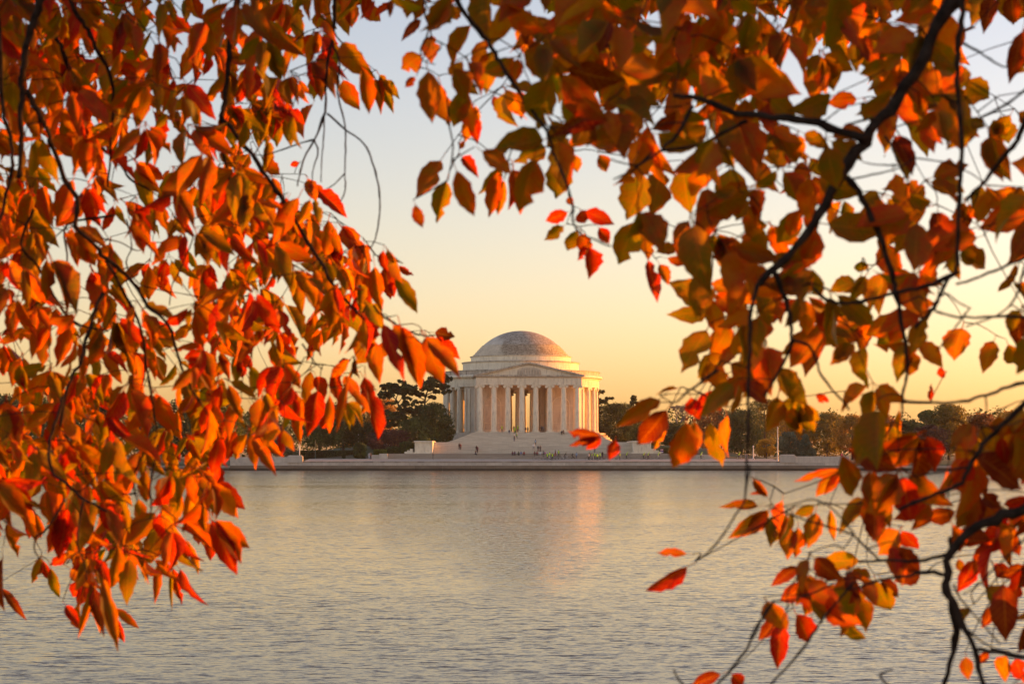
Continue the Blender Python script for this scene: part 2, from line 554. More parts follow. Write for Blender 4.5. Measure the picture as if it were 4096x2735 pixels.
# ------------------------------------------------------------------ sea wall, stone by stone
rng = random.Random(5)
def wet_mat():
    m, t, p, N, L = newmat('tidal_stone')
    v = mapped(N, L)
    n1 = noise(N, L, mapped(N, L, (0.3, 1, 1)), 1.2, 6, 0.65)
    col = ramp(N, L, n1, [(0.3, (0.15, 0.11, 0.068)), (0.7, (0.24, 0.19, 0.125))])
    g = N.new('ShaderNodeNewGeometry'); sx = N.new('ShaderNodeSeparateXYZ'); L.new(g.outputs['Position'], sx.inputs[0])
    # algae left by the tide: a band with a ragged upper edge
    z = math_n(N, L, 'MULTIPLY_ADD', n1, 0.25, sx.outputs[2])
    f = ramp(N, L, z, [(0.50, (1, 1, 1)), (0.68, (0, 0, 0))])
    col = mixc(N, L, f, col, (0.040, 0.030, 0.016))
    oi = N.new('ShaderNodeObjectInfo')
    hs = N.new('ShaderNodeHueSaturation')
    L.new(math_n(N, L, 'MULTIPLY_ADD', oi.outputs['Random'], 0.25, 0.87), hs.inputs['Value']); L.new(col, hs.inputs['Color'])
    L.new(hs.outputs[0], p.inputs['Base Color'])
    p.inputs['Roughness'].default_value = 0.7
    return m
M['wet'] = wet_mat()
wall = empty('sea_wall', (7, SEA_Y, 0))
tag(wall, 'long low sea wall of granite blocks between the plaza and the water', 'sea wall')
def course(x0, x1, lmin, lmax, y0, y1, z0, z1, mat, name, parent, jit=0.015, gap=0.02, off=(7, SEA_Y, 0)):
    x = x0
    while x < x1 - 0.4:
        l = rng.uniform(lmin, lmax)
        e = min(x + l, x1)
        if x1 - e < lmin * 0.5: e = x1
        j = rng.uniform(-jit, jit)
        MB().bbox(x + gap / 2 - off[0], e - gap / 2 - off[0], y0 + j - off[1], y1 - off[1], z0 - off[2], z1 - gap * .6 - off[2], 0.025).build(name, mat, parent)
        x = e
MB().box(-58, 59, 0.45, 1.2, -1.0, 2.1).build('wall_core', M['granite_brown'], wall)
course(-69, 83, 5.5, 8.5, 489.35, 490.6, -1.0, 1.18, M['wet'], 'stone', wall, 0.03)
course(-69, 83, 3.2, 5.0, 489.55, 490.7, 1.18, 1.86, M['granite_pale'], 'stone', wall)
course(-51, 65.5, 1.2, 2.4, 489.60, 490.75, 1.86, 2.20, M['granite'], 'coping_stone', wall, 0.03)

def parapet(x0, x1, z0, z1, block, label):
    o = empty('parapet', ((x0 + x1) / 2, SEA_Y, z0))
    tag(o, label, 'parapet')
    b0, b1 = block
    off = ((x0 + x1) / 2, SEA_Y, z0)
    for (a, b) in ((x0, b0), (b1, x1)):
        if b - a > 1: course(a, b, 4.2, 6.5, 489.62, 490.35, z0, z1 - 0.32, M['granite_pale'], 'panel', o, 0.008, 0.03, off)
    MB().bbox(b0 - off[0], b1 - off[0], -0.75, 0.6, 0, z1 - z0 - 0.10, 0.03).build('end_block', M['granite_pale'], o)
    MB().bbox(b0 - off[0] + 0.25, b1 - off[0] - 0.25, -0.55, 0.4, z1 - z0 - 0.10, z1 - z0 + 0.12, 0.05).build('block_cap', M['granite_pale'], o)
    return o
parapet(-69, -51.2, 1.87, 3.55, (-55.0, -51.2), 'pale granite parapet with a raised end block at the shaded end of the plaza')
parapet(65.6, 82.6, 1.87, 3.75, (65.6, 69.4), 'pale granite parapet with a raised end block beside the tall grey pole')

# low rough bank walls beyond both parapets
def bank_wall(x0, x1, label):
    o = tag(empty('bank_wall', ((x0 + x1) / 2, SEA_Y, 0)), label, 'bank wall')
    off = ((x0 + x1) / 2, SEA_Y, 0)
    course(x0, x1, 1.8, 3.4, 489.3, 490.3, -0.8, 0.62, M['wet'], 'stone', o, 0.1, 0.05, off)
    course(x0, x1, 1.4, 3.0, 489.45, 490.4, 0.62, 1.22, M['granite_brown'], 'stone', o, 0.08, 0.05, off)
bank_wall(-150, -69.1, 'rough brown stone bank wall below the lawn, beyond the shaded parapet')
bank_wall(83.1, 145, 'rough brown stone bank wall below the autumn trees, beyond the sunlit parapet')

# ------------------------------------------------------------------ stairs in front of the memorial
SCX = 5.3
st = empty('grand_staircase', (SCX, 503, 2.7))
tag(st, 'broad pale marble staircase leading from the plaza up to the columned memorial', 'staircase')
def flight(name, y0, z0, y1, z1, n, hw0, hw1, mat):
    mb = MB()
    for i in range(n):
        a = y0 + (y1 - y0) * i / n; z = z0 + (z1 - z0) * (i + 1) / n
        zb = z0 + (z1 - z0) * i / n
        mb.box(-hw0 , hw1, a - 503, y1 + 0.3 - 503, zb - 2.7, z - 2.7, bottom=False, top=True)
    return mb.build(name, mat, st)
flight('lower_steps', 502.0, 2.70, 505.4, 4.10, 8, 36.5, 35.2, M['stair_low'])
MB().box(-36.5, 35.2, 2.72, 9.0, -1.5, 1.39).build('terrace', M['granite'], st)
flight('main_steps', 509.0, 4.10, 517.0, 7.04, 19, 25.4, 25.4, M['stair'])
MB().box(-25.4, 25.4, 14.3, 36, 0.0, 4.335).build('landing', M['stair'], st)
for s in (-1, 1):
    xa, xb = (-30.0, -25.45) if s < 0 else (25.45, 30.0)
    ck = MB().bbox(xa, xb, 4.6, 30, 1.392, 4.25, 0.05).build('cheek_wall', M['marble'], st)
    MB().bbox(xa - 0.22, xb + 0.22 if s > 0 else xb - 0.003, 4.3, 30.2, 4.25, 4.62, 0.08).build('cap', M['marble'], ck)
    MB().bbox(xa - 0.5, xb + 0.3 if s > 0 else xb - 0.004, 4.1, 5.6, 1.392, 1.75, 0.06).build('plinth', M['marble'], ck)
    for k in range(3):
        xq = xa - 1.2 - k * 0.7 if s < 0 else xb + 1.2 + k * 0.7
        MB().bbox(min(xq, xa + .01) if s < 0 else xb - .01, xa - .51 - .004 * k if s < 0 else xq, 4.62 + .01 * k, 9, 1.392 + 0.0, 2.6 - 0.36 * k, 0.03).build('side_step', M['marble'], ck)
# granite walls that close the plaza at both ends of the stairs
def end_wall(xa, xb, xp, label):
    o = tag(empty('terrace_wall', ((xa + xb) / 2, 503, 2.6)), label, 'wall')
    off = (xa + xb) / 2
    MB().bbox(xa - off, xb - off, -0.3, 0.5, -0.5, 1.15, 0.04).build('panel', M['granite_pale'], o)
    MB().bbox(xp[0] - off, xp[1] - off, -0.6, 0.8, -0.5, 1.48, 0.06).build('end_block', M['granite_pale'], o)
end_wall(-35.3, -33.4, (-33.38, -31.25), 'short grey granite wall and end block beside the clipped hedge and the strolling couple')
end_wall(42.7, 52, (40.55, 42.66), 'low grey granite wall beyond the staircase near the red and blue banner')

def stair_spot(py, D0=490.5):
    """distance and height where the photograph's row py meets plaza, steps or landing"""
    prof = [(490.2, 2.2), (502.0, 2.72), (505.4, 4.10), (509.0, 4.105), (517.0, 7.04), (529.8, 7.06), (537.6, 9.86), (548, 9.87)]
    for (a, za), (b, zb) in zip(prof, prof[1:]):
        for i in range(60):
            D = a + (b - a) * (i + 0.5) / 60
            z = za + (zb - za) * (i + 0.5) / 60
            if z >= pz(py, D) - 0.01 : return D, z
    return 540, 9.87

# ------------------------------------------------------------------ the memorial
mem = empty('domed_memorial', (CX, CY, 0), R(3.9))
tag(mem, 'white marble domed rotunda with columned portico and pediment across the water', 'memorial')
Z0, Z1 = 9.87, 22.6          # floor and top of the columns
# podium
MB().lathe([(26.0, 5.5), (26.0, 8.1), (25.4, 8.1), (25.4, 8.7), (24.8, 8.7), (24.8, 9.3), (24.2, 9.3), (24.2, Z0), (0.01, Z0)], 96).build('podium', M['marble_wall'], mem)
mb = MB()
n = 18
for i in range(n):
    k = (n - i) / n
    z = 7.05 + (Z0 - 0.004 - 7.05) * (i + 1) / n
    zb = 7.05 + (Z0 - 0.004 - 7.05) * i / n
    mb.box(-14.6 - 7.6 * k, 14.6 + 7.6 * k, -32.6 - 7.4 * k, -14 , zb if i else 5.5, z, bottom=False)
mb.build('portico_steps', M['stair'], mem)

# --- column: shaft with entasis, base and Ionic capital
def col_meshes(h, r):
    sh = MB().lathe([(r * (1.0 - 0.16 * (t ** 1.8)), 0.55 + (h - 1.25) * t) for t in [i / 10 for i in range(11)]], 24)
    ba = MB()
    ba.box(-r * 1.32, r * 1.32, -r * 1.32, r * 1.32, 0, 0.16)
    ba.lathe([(r * 1.30, 0.165), (r * 1.34, 0.24), (r * 1.30, 0.31), (r * 1.12, 0.33), (r * 1.10, 0.40), (r * 1.18, 0.42), (r * 1.20, 0.48), (r * 1.14, 0.54), (r * 1.0, 0.56)], 24)
    ca = MB()
    rt = r * 0.84; zt = h - 0.70
    ca.lathe([(rt, zt), (rt * 1.08, zt + 0.05), (rt * 1.04, zt + 0.10), (rt * 1.25, zt + 0.34), (rt * 1.25, zt + 0.40)], 24)
    for sx in (-1, 1):
        for yy in (-1, 1):
            c = sx * r * 1.16
            # volute: a short scroll drum with a raised eye
            pts = []
            for k in range(17):
                a = 2 * math.pi * k / 16
                pts.append((c + 0.36 * r / .78 * math.cos(a), zt + 0.26 + 0.36 * r / .78 * math.sin(a)))
            y0 = yy * r * 0.98
            ca.prism(pts[:-1], min(y0, y0 - yy * 0.18), max(y0, y0 - yy * 0.18))
            ca.prism([(c + 0.12 * math.cos(2 * math.pi * k / 8), zt + 0.26 + 0.12 * math.sin(2 * math.pi * k / 8)) for k in range(8)], min(y0, y0 + yy * 0.06), max(y0, y0 + yy * 0.06))
        ca.tube([(sx * r * 1.16, -r * .85, zt + 0.27), (sx * r * 1.16, 0, zt + 0.30), (sx * r * 1.16, r * .85, zt + 0.27)], [0.33 * r / .78, 0.22 * r / .78, 0.33 * r / .78], 12)
    ca.box(-r * 1.18, r * 1.18, -r * 1.0, r * 1.0, zt + 0.40, zt + 0.585)
    ca.box(-r * 1.26, r * 1.26, -r * 1.12, r * 1.12, zt + 0.588, zt + 0.70)
    out = []
    for nme, b in (('column', sh), ('base', ba), ('capital', ca)):
        me = b.mesh(nme); smooth_by_angle(me, 40); me.materials.append(M['marble']); out.append(me)
    return out
CM_BIG = col_meshes(Z1 - Z0, 0.80)
CM_IN = col_meshes(Z1 - 0.9 - Z0, 0.66)
def column(x, y, ang=0.0, meshes=CM_BIG):
    o = link('column', meshes[0], parent=mem)
    o.location = (x, y, Z0); o.rotation_euler = (0, 0, ang)
    for k, nm in ((1, 'base'), (2, 'capital')):
        link(nm, meshes[k], parent=o)
    return o
PORT_Y = -30.0
for i in range(8): column(-13.2 + 26.4 * i / 7, PORT_Y)
for s in (-1, 1): column(s * 13.2, PORT_Y + 3.9)
for i in range(12):
    for s in (-1, 1):
        a = R(s * (57 + 10.6 * i))
        column(math.sin(a) * 21.4, -math.cos(a) * 21.4, a)
for yy in (-15.4, 15.4):
    for s in (-1, 1): column(s * 2.0, yy, 0, CM_IN)
for xx in (-15.4, 15.4):
    for s in (-1, 1): column(xx, s * 2.0, math.pi / 2, CM_IN)

# --- walls of the inner drum with four openings, closed above by a lintel ring
for c in (45, 135, 225, 315):
    h = 45 - math.degrees(math.asin(4.0 / 15.4))
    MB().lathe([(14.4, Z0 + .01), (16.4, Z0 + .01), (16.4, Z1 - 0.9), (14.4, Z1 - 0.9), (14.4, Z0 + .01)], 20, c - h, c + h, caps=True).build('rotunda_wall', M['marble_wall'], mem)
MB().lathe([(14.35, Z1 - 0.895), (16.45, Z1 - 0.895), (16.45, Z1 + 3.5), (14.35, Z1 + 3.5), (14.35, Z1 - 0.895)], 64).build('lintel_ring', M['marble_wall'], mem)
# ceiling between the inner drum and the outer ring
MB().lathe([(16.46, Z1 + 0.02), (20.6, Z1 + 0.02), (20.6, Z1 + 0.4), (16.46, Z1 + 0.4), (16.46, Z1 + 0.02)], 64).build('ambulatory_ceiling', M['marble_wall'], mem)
# solid piers between the portico and the ring of columns, with shallow pilasters
for s in (-1, 1):
    a0, a1 = sorted((s * 37.5, s * 49.5))
    pr = MB().lathe([(20.3, Z0 + .01), (21.9, Z0 + .01), (21.9, Z1), (20.3, Z1), (20.3, Z0 + .01)], 10, a0, a1, caps=True).build('corner_pier', M['marble_wall'], mem)
    for b0 in (38.4, 43.6, 47.4):
        a0, a1 = sorted((s * b0, s * (b0 + 1.7)))
        MB().lathe([(21.9, Z0 + .3), (22.12, Z0 + .3), (22.12, Z1 - .6), (21.9, Z1 - .6)], 3, a0, a1, caps=True).build('pilaster', M['marble'], pr)
    # radial side wall from pier back to the drum
    a = R(s * 48.5)
    d = Vector((math.sin(a), -math.cos(a), 0)); q = Vector((d.y, -d.x, 0)) * 0.5
    p0, p1 = d * 16.2, d * 20.5
    vs = [p0 - q, p1 - q, p1 + q, p0 + q]
    MB().add([(v.x, v.y, Z0 + .02) for v in vs] + [(v.x, v.y, Z1 - .01) for v in vs], [(0, 1, 5, 4), (1, 2, 6, 5), (2, 3, 7, 6), (3, 0, 4, 7)]).build('side_wall', M['marble_wall'], mem)

# --- ring entablature, attic and roof
ring = MB().lathe([(20.6, Z1), (22.3, Z1), (22.3, Z1 + .75), (22.38, Z1 + .76), (22.38, Z1 + 0.95), (22.3, Z1 + 1.0), (22.3, Z1 + 2.1), (22.5, Z1 + 2.2), (22.5, Z1 + 2.4), (22.75, Z1 + 2.5), (23.25, Z1 + 2.62), (23.3, Z1 + 2.95), (23.15, Z1 + 3.2), (22.6, Z1 + 3.28)], 120).build('ring_entablature', M['marble'], mem)
smooth_by_angle(ring.data, 30)
at_ = MB().lathe([(22.55, Z1 + 3.27), (22.55, Z1 + 4.35), (22.7, Z1 + 4.4), (22.7, Z1 + 4.55), (22.3, Z1 + 4.6), (16.2, Z1 + 4.8)], 120).build('attic', M['marble_dirty'], mem)
smooth_by_angle(at_.data, 30)
for nm, pr, mt in (
    ('lower_drum', [(16.5, 26.6), (16.5, 29.45), (16.65, 29.5), (16.8, 29.62), (16.8, 29.82), (16.6, 29.9), (14.1, 30.15)], 'marble'),
    ('upper_drum', [(14.2, 30.1), (14.2, 31.25), (14.35, 31.3), (14.45, 31.4), (14.45, 31.55), (14.25, 31.6), (13.4, 31.65)], 'marble')):
    o = MB().lathe(pr, 96).build(nm, M[mt], mem); smooth_by_angle(o.data, 30)
    # cornice moulding in weathered stone
    r_, z_ = pr[4]
    o2 = MB().lathe([(r_ - .1, z_ - .16), (r_ + .06, z_ - .12), (r_ + .10, z_ + .04), (r_ - .05, z_ + .10), (r_ - .5, z_ + .13)], 96).build('cornice', M['marble_dirty'], o)
    smooth_by_angle(o2.data, 30)
# stepped rings and the saucer dome
steps = [(13.55, 31.6, 32.15), (13.05, 32.15, 32.7), (12.55, 32.7, 33.25), (12.05, 33.25, 33.8), (11.55, 33.8, 34.3), (11.15, 34.3, 34.7)]
for r_, a, b in steps:
    o = MB().lathe([(r_, a), (r_, b - .04), (r_ - .05, b), (r_ - .75, b + .01)], 96).build('dome_step', M['dome'], mem); smooth_by_angle(o.data, 30)
# spherical cap through r=10.9 at z=34.6 and the top at 39.0
hcap = 39.02 - 34.6; Rs = (10.95 ** 2 + hcap ** 2) / (2 * hcap)
prof = []
for i in range(15):
    t = math.asin(10.95 / Rs) * (1 - i / 14.0)
    prof.append((max(Rs * math.sin(t), 0.001), 39.02 - Rs + Rs * math.cos(t)))
o = MB().lathe(prof, 96).build('dome', M['dome'], mem); smooth_by_angle(o.data, 60)
# inner ceiling of the rotunda
o = MB().lathe([(14.4, 26.0), (13.0, 28.0), (9, 30.2), (4, 31.2), (0.01, 31.4)], 48).build('inner_dome', M['marble_wall'], mem)

# --- portico
PW = 14.25     # half width of the entablature
pe = MB()
def ent(mb, y0, y1, x0, x1):
    mb.box(x0, x1, y0, y1, Z1 + .003, Z1 + 0.75)
    mb.box(x0 - .06, x1 + .06, y0 - .06, y1, Z1 + 0.752, Z1 + 0.92)
    mb.box(x0, x1, y0, y1, Z1 + 0.922, Z1 + 1.95)
port = MB(); ent(port, PORT_Y - 0.95, PORT_Y + 0.95, -PW, PW)
pent = port.build('portico_entablature', M['marble'], mem)
for s in (-1, 1):
    mb = MB(); ent(mb, PORT_Y + 0.96, -17.5, *( (-PW, -PW + 1.9) if s < 0 else (PW - 1.9, PW)))
    mb.build('side_entablature', M['marble'], pent)
# ceiling of the portico
MB().box(-PW + 1.9, PW - 1.9, PORT_Y + 0.96, -16.6, Z1 + 0.3, Z1 + 1.0).build('portico_ceiling', M['marble_wall'], mem)
# dentil course and horizontal cornice
dm = MB()
x = -PW + 0.1
while x < PW:
    dm.box(x, x + 0.2, PORT_Y - 1.22, PORT_Y - 0.9, Z1 + 1.96, Z1 + 2.16); x += 0.4
stuff(dm.build('dentil_band', M['marble'], pent))
MB().box(-PW - .2, PW + .2, PORT_Y - 1.15, -17, Z1 + 2.165, Z1 + 2.28).build('bed_moulding', M['marble'], pent)
MB().prism([(0, 0), (1, 0), (1, 1), (0, 1)], 0, 1) if False else None
MB().box(-PW - .75, PW + .75, PORT_Y - 1.7, -17, Z1 + 2.285, Z1 + 2.62).build('cornice', M['marble_dirty'], pent)
# pediment: set-back tympanum, raking cornices, roof
AP = 28.75; ZB = Z1 + 2.622; HW = PW + 0.75
ped = MB().prism([(-HW + .9, ZB), (HW - .9, ZB), (0, AP - .75)], PORT_Y - .75, PORT_Y + .2).build('tympanum', M['marble'], mem)
for s in (-1, 1):
    e = Vector((s * HW, ZB + .02)); a = Vector((0, AP)); d = (a - e).normalized(); q = Vector((-d.y, d.x)) * (1 if s > 0 else -1)
    if q.y > 0: q = -q
    for (o0, o1, y0, nm, mt) in ((0, .30, PORT_Y - 1.75, 'raking_cornice', 'marble_dirty'), (.303, .48, PORT_Y - 1.35, 'raking_moulding', 'marble')):
        P = [e + q * o0 + d * (0.0 if o0 == 0 else 1.1), a + q * o0, a + q * o1, e + q * o1 + d * (0.35 if o0 == 0 else 1.6)]
        P[1].x = 0; P[2].x = 0
        P[1].y = AP - o0 * 1.05; P[2].y = AP - o1 * 1.05
        MB().prism([(p.x, p.y) for p in P], y0, PORT_Y + .1).build(nm, M[mt], ped)
    # raking dentils
    rd = MB(); L_ = (a - e).length; t = 2.2
    while t < L_ - .4:
        c = e + d * t + q * .56
        ex, ez = d * .1, q * .08
        P = [c - ex - ez, c + ex - ez, c + ex + ez, c - ex + ez]
        rd.prism([(p.x, p.y) for p in P], PORT_Y - 1.0, PORT_Y - .7); t += .4
    stuff(rd.build('raking_dentil_band', M['marble'], ped))
roof = MB().prism([(-HW + .05, ZB + .04), (HW - .05, ZB + .04), (0, AP - .02)], PORT_Y + .25, -15.5).build('portico_roof', M['marble_dirty'], mem)
# carved relief: five standing figures before a panel, flanked by seated ones
rl = MB()
rl.prism([(-3.3, ZB + .1), (3.3, ZB + .1), (3.1, ZB + 1.45), (1.4, ZB + 2.05), (-1.4, ZB + 2.05), (-3.1, ZB + 1.45)], PORT_Y - .82, PORT_Y - .7)
for x, h, wd in ((-2.7, 1.15, .32), (-1.9, 1.4, .28), (-1.05, 1.7, .27), (-.3, 1.85, .3), (.42, 1.8, .27), (1.15, 1.65, .27), (1.95, 1.4, .3), (2.7, 1.15, .34)):
    rl.tube([(x, PORT_Y - .84, ZB + .1), (x + .03, PORT_Y - .92, ZB + h * .45), (x, PORT_Y - .92, ZB + h * .78), (x, PORT_Y - .88, ZB + h * .84)], [wd * .8, wd * .72, wd * .95, wd * .3], 8)
    rl.ell((x, PORT_Y - .92, ZB + h * .93), (.14, .14, .17), 8, 6)
rl.box(-1.1, 1.1, PORT_Y - .98, PORT_Y - .8, ZB + .12, ZB + .62)
rel = rl.build('relief_sculpture', M['marble_wall'], ped, smooth=False); smooth_by_angle(rel.data, 40)
# back wall of the portico with blind arches, and the passage into the rotunda
BW = -22.4
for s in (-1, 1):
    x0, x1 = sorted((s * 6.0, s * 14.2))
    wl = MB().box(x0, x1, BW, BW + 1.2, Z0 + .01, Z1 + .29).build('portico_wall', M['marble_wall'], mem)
    cxa = s * 9.4; ra = 2.35; zs = Z0 + 7.4
    arch = [(cxa - ra, zs)] + [(cxa - ra * math.cos(math.pi * k / 16), zs + ra * math.sin(math.pi * k / 16)) for k in range(1, 16)] + [(cxa + ra, zs)]
    # projecting arch moulding
    pts = [(x_, BW - .05, z_) for x_, z_ in arch]
    MB().tube([(cxa - ra, BW - .05, Z0 + .6)] + pts + [(cxa + ra, BW - .05, Z0 + .6)], 0.11, 6).build('blind_arch', M['marble'], wl)
    for zz in (zs, Z0 + 2.6):
        MB().box(x0 + .1, x1 - .1, BW - .07, BW - .003, zz - .06, zz + .06).build('string_course', M['marble'], wl)
    MB().box(x0 + .05, x1 - .05, BW - .22, BW - .004, Z0 + .011, Z0 + .75).build('dado', M['marble'], wl)
    MB().box(*sorted((s * 6.005, s * 6.9)), BW + 1.21, -14.6, Z0 + .01, Z1 + .29).build('passage_wall', M['marble_wall'], mem)
    for k, yy in enumerate((BW + 2.0, BW + 4.3)):
        MB().box(*sorted((s * 5.6, s * 6.003)), yy, yy + 1.0, Z0 + .011, Z1 - .6).build('passage_pilaster', M['marble'], mem)

# ------------------------------------------------------------------ trees and shrubs on the far shore
def leaf_cloud(nr, centers, radii, n, size, flat=0.0, shell=0.55, elong=1.5):
    """n small leaf faces spread through ellipsoidal clumps; returns quads"""
    centers = np.asarray(centers, float); radii = np.asarray(radii, float)
    w_ = (radii[:, 0] * radii[:, 1] + radii[:, 0] * radii[:, 2]); w_ = w_ / w_.sum()
    idx = nr.choice(len(centers), n, p=w_)
    d = nr.normal(size=(n, 3)); d /= np.linalg.norm(d, axis=1)[:, None]
    r = shell + (1.08 - shell) * nr.random(n) ** 0.7
    p = centers[idx] + d * radii[idx] * r[:, None]
    nrm = d + nr.normal(size=(n, 3)) * 0.7
    nrm[:, 2] += flat
    nrm /= np.linalg.norm(nrm, axis=1)[:, None]
    t = np.cross(nrm, nr.normal(size=(n, 3))); t /= np.linalg.norm(t, axis=1)[:, None]
    b = np.cross(nrm, t)
    s = size * (0.6 + 0.8 * nr.random(n))[:, None]
    q = np.stack([p - t * s * elong * .5, p + b * s * .42, p + t * s * elong * .5, p - b * s * .42], 1)
    return q.reshape(-1, 3)

def crown_tree(name, label, cat, px, D, base, top, bottom, hw, fol, n=5200, size=0.42, seed=0, shape='round', group=None, depth=0.85, clumps=34, bark='bark_far', gaps=0.0):
    nr = np.random.default_rng(seed + 11); rr = random.Random(seed)
    x = (px - 2048) / F * D; zb = pz(base, D) if base > 10 else ground_z(x, D); zt = pz(top, D); zc = pz(bottom, D); hwm = hw / F * D * (1.22 if cat == 'tree' else 1.0)
    root = empty(name, (x, D, zb))
    tag(root, label, cat, group)
    H = zt - zb; c0 = zc - zb; ch = H - c0
    cs, rs = [], []
    for i in range(clumps):
        t = (i + .5) / clumps
        if shape == 'cone':
            z = c0 + ch * t ** 1.15; lim = hwm * (1.02 - t) ** 0.85
        elif shape == 'column':
            z = c0 + ch * t; lim = hwm * min(1, 2.6 * (1.03 - t)) * (0.75 + 0.25 * math.sin(t * 3))
        else:
            z = c0 + ch * t; lim = hwm * math.sqrt(max(0.03, 1 - (2 * t - 0.92) ** 2 if t > .46 else 1 - 0.75 * (1 - 2.17 * t) ** 2))
        a = i * 2.39996 + rr.uniform(-.4, .4)
        q = lim * math.sqrt(rr.uniform(0.25 if shape != 'cone' else 0.4, 1.0)) * 0.82
        rad = hwm * rr.uniform(0.26, 0.42) * (1 if shape == 'round' else (0.55 + 0.5 * (1 - t)))
        cs.append((math.cos(a) * q, math.sin(a) * q * depth, min(z + rr.uniform(-.05, .05) * ch, H - rad * .7)))
        rs.append((rad, rad, rad * rr.uniform(.62, .85)))
    if gaps: 
        keep = [i for i in range(len(cs)) if rr.random() > gaps]; cs = [cs[i] for i in keep]; rs = [rs[i] for i in keep]
    me = quads_mesh('crown', leaf_cloud(nr, cs, rs, n, size), 4)
    link('crown', me, FOL[fol], root)
    tr = MB(); r0 = max(.12, H * 0.022)
    tr.tube([(0, 0, -.3), (rr.uniform(-.1, .1), 0, c0 * .6 + .3), (rr.uniform(-.3, .3), rr.uniform(-.2, .2), c0 + ch * .45), (0, 0, c0 + ch * .85)], [r0 * 1.3, r0, r0 * .6, r0 * .15], 8)
    link('trunk', tr.mesh('trunk', True), M[bark], root)
    lm = MB()
    for i in range(0, len(cs), 3):
        c = Vector(cs[i]); s = Vector((0, 0, max(.6, c.z * 0.62)))
        lm.tube([s, s.lerp(c, .5) + Vector((0, 0, -.2)), c], [r0 * .38, r0 * .22, r0 * .08], 5)
    lo = link('limbs', lm.mesh('limbs', True), M[bark], root)
    return root

def bare_tree(label, px, D, top, hw, seed):
    rr = random.Random(seed)
    x = (px - 2048) / F * D; zb = ground_z(x, D); H = pz(top, D) - zb; hwm = hw / F * D
    root = tag(empty('bare_tree', (x, D, zb)), label, 'tree')
    mb = MB()
    def grow(p, d, l, r, lev):
        q = p + d * l
        mid = p.lerp(q, .5) + Vector((rr.uniform(-.06, .06), rr.uniform(-.06, .06), 0)) * l
        mb.tube([p, mid, q], [r, r * .8, r * .62], 5 if lev < 2 else 3, cap=False)
        if lev >= 6: return
        for k in range(3 if lev < 5 else 4):
            e = (d + Vector((rr.uniform(-.75, .75), rr.uniform(-.75, .75), rr.uniform(-.15, .55)))).normalized()
            grow(q, e, l * rr.uniform(.62, .82), max(r * .6, .025), lev + 1)
    mb.tube([(0, 0, -.3), (0, 0, H * .25)], [.35, .28], 8)
    grow(Vector((0, 0, H * .25)), Vector((.05, 0, 1)), H * .20, .26, 0)
    me = mb.mesh('branches', True)
    co = np.array(mb.v); mx = co.max(0); mn = co.min(0)
    ob = link('branches', me, plain_cached('grey_bark', (0.26, 0.20, 0.15)), root)
    ob.scale = (2 * hwm / max(mx[0] - mn[0], .1), 2 * hwm / max(mx[1] - mn[1], .1), H / mx[2])
    return root
_pc = {}
def plain_cached(n, c, rough=.7, var=.1):
    if n not in _pc: _pc[n] = plain(n, c, rough, var)
    return _pc[n]

def pine(label, D, base, trunk, limbs, pads, seed, dens=1.0):
    """a wind-shaped pine: bent trunk, level branches and flat pads of needles"""
    nr = np.random.default_rng(seed)
    b = at(*base, D); root = tag(empty('pine_tree', b), label, 'pine tree')
    def loc(px, py, dy=0.0):
        return at(px, py, D) - b + Vector((0, dy, 0))
    rr = random.Random(seed)
    tp = [loc(px, py) for px, py, r in trunk]
    link('trunk', MB().tube(tp, [r for _, _, r in trunk], 8).mesh('trunk', True), M['bark_far'], root)
    for l in limbs:
        pts = [loc(px, py, (i / max(1, len(l) - 1)) * rr.uniform(-2, 2)) for i, (px, py) in enumerate(l)]
        link('limb', MB().tube(pts, [.17 - .12 * i / (len(l) - 1) for i in range(len(l))], 6).mesh('limb', True), M['bark_far'], root)
    cs, rs = [], []
    for (px, py, hw, hh) in pads:
        k = max(6, int(hw / 3))
        for i in range(k):
            cs.append(tuple(loc(px + rr.uniform(-1.15, 1.15) * hw, py + rr.uniform(-.9, .9) * hh, rr.uniform(-1.6, 1.6))))
            rs.append((hw / F * D * rr.uniform(.16, .40), rr.uniform(.5, 1.1), hh / F * D * rr.uniform(.40, .80)))
    area = sum(h * v for _, _, h, v in pads)
    q = leaf_cloud(nr, cs, rs, int(area * 5.0 * dens), 0.36, 0.9, 0.35, 2.4)
    link('crown', quads_mesh('crown', q, 4), FOL['pine'], root)
    return root

# ---- shaded side (left of the memorial in the photograph)
G_BACK = None
crown_tree('deciduous_tree', 'large pale green rounded tree rising behind the lawn at the shaded end', 'tree', 895, 600, 0, 1560, 1800, 75, 'green', 8775, .5, 1)
crown_tree('evergreen_tree', 'tall dark evergreen just beside the large pale green tree', 'tree', 770, 585, 0, 1575, 1820, 80, 'dark', 8100, .5, 2)
crown_tree('evergreen_tree', 'dark evergreen tree half hidden by red leaves, second from the shore bend', 'tree', 600, 590, 0, 1590, 1815, 95, 'ever', 8100, .5, 3)
crown_tree('evergreen_tree', 'dark broad evergreen behind the dense red foliage, third from the shore bend', 'tree', 410, 600, 0, 1585, 1815, 100, 'dark', 8100, .5, 4)
crown_tree('evergreen_tree', 'dark evergreen at the shore bend, farthest from the memorial', 'tree', 210, 590, 0, 1590, 1815, 100, 'ever', 8100, .5, 5)
crown_tree('evergreen_tree', 'dark evergreen cut by the picture edge behind the reddest leaves', 'tree', 20, 600, 0, 1580, 1815, 100, 'dark', 8100, .5, 6)
crown_tree('deciduous_tree', 'olive brown tree standing behind the blue green spruce', 'tree', 1050, 575, 0, 1610, 1790, 70, 'olive', 7425, .45, 7)
crown_tree('spruce_tree', 'small blue green spruce just behind the shaded parapet', 'tree', 1135, 512, 0, 1700, 1815, 52, 'blue', 8100, .26, 8, 'cone', clumps=46)
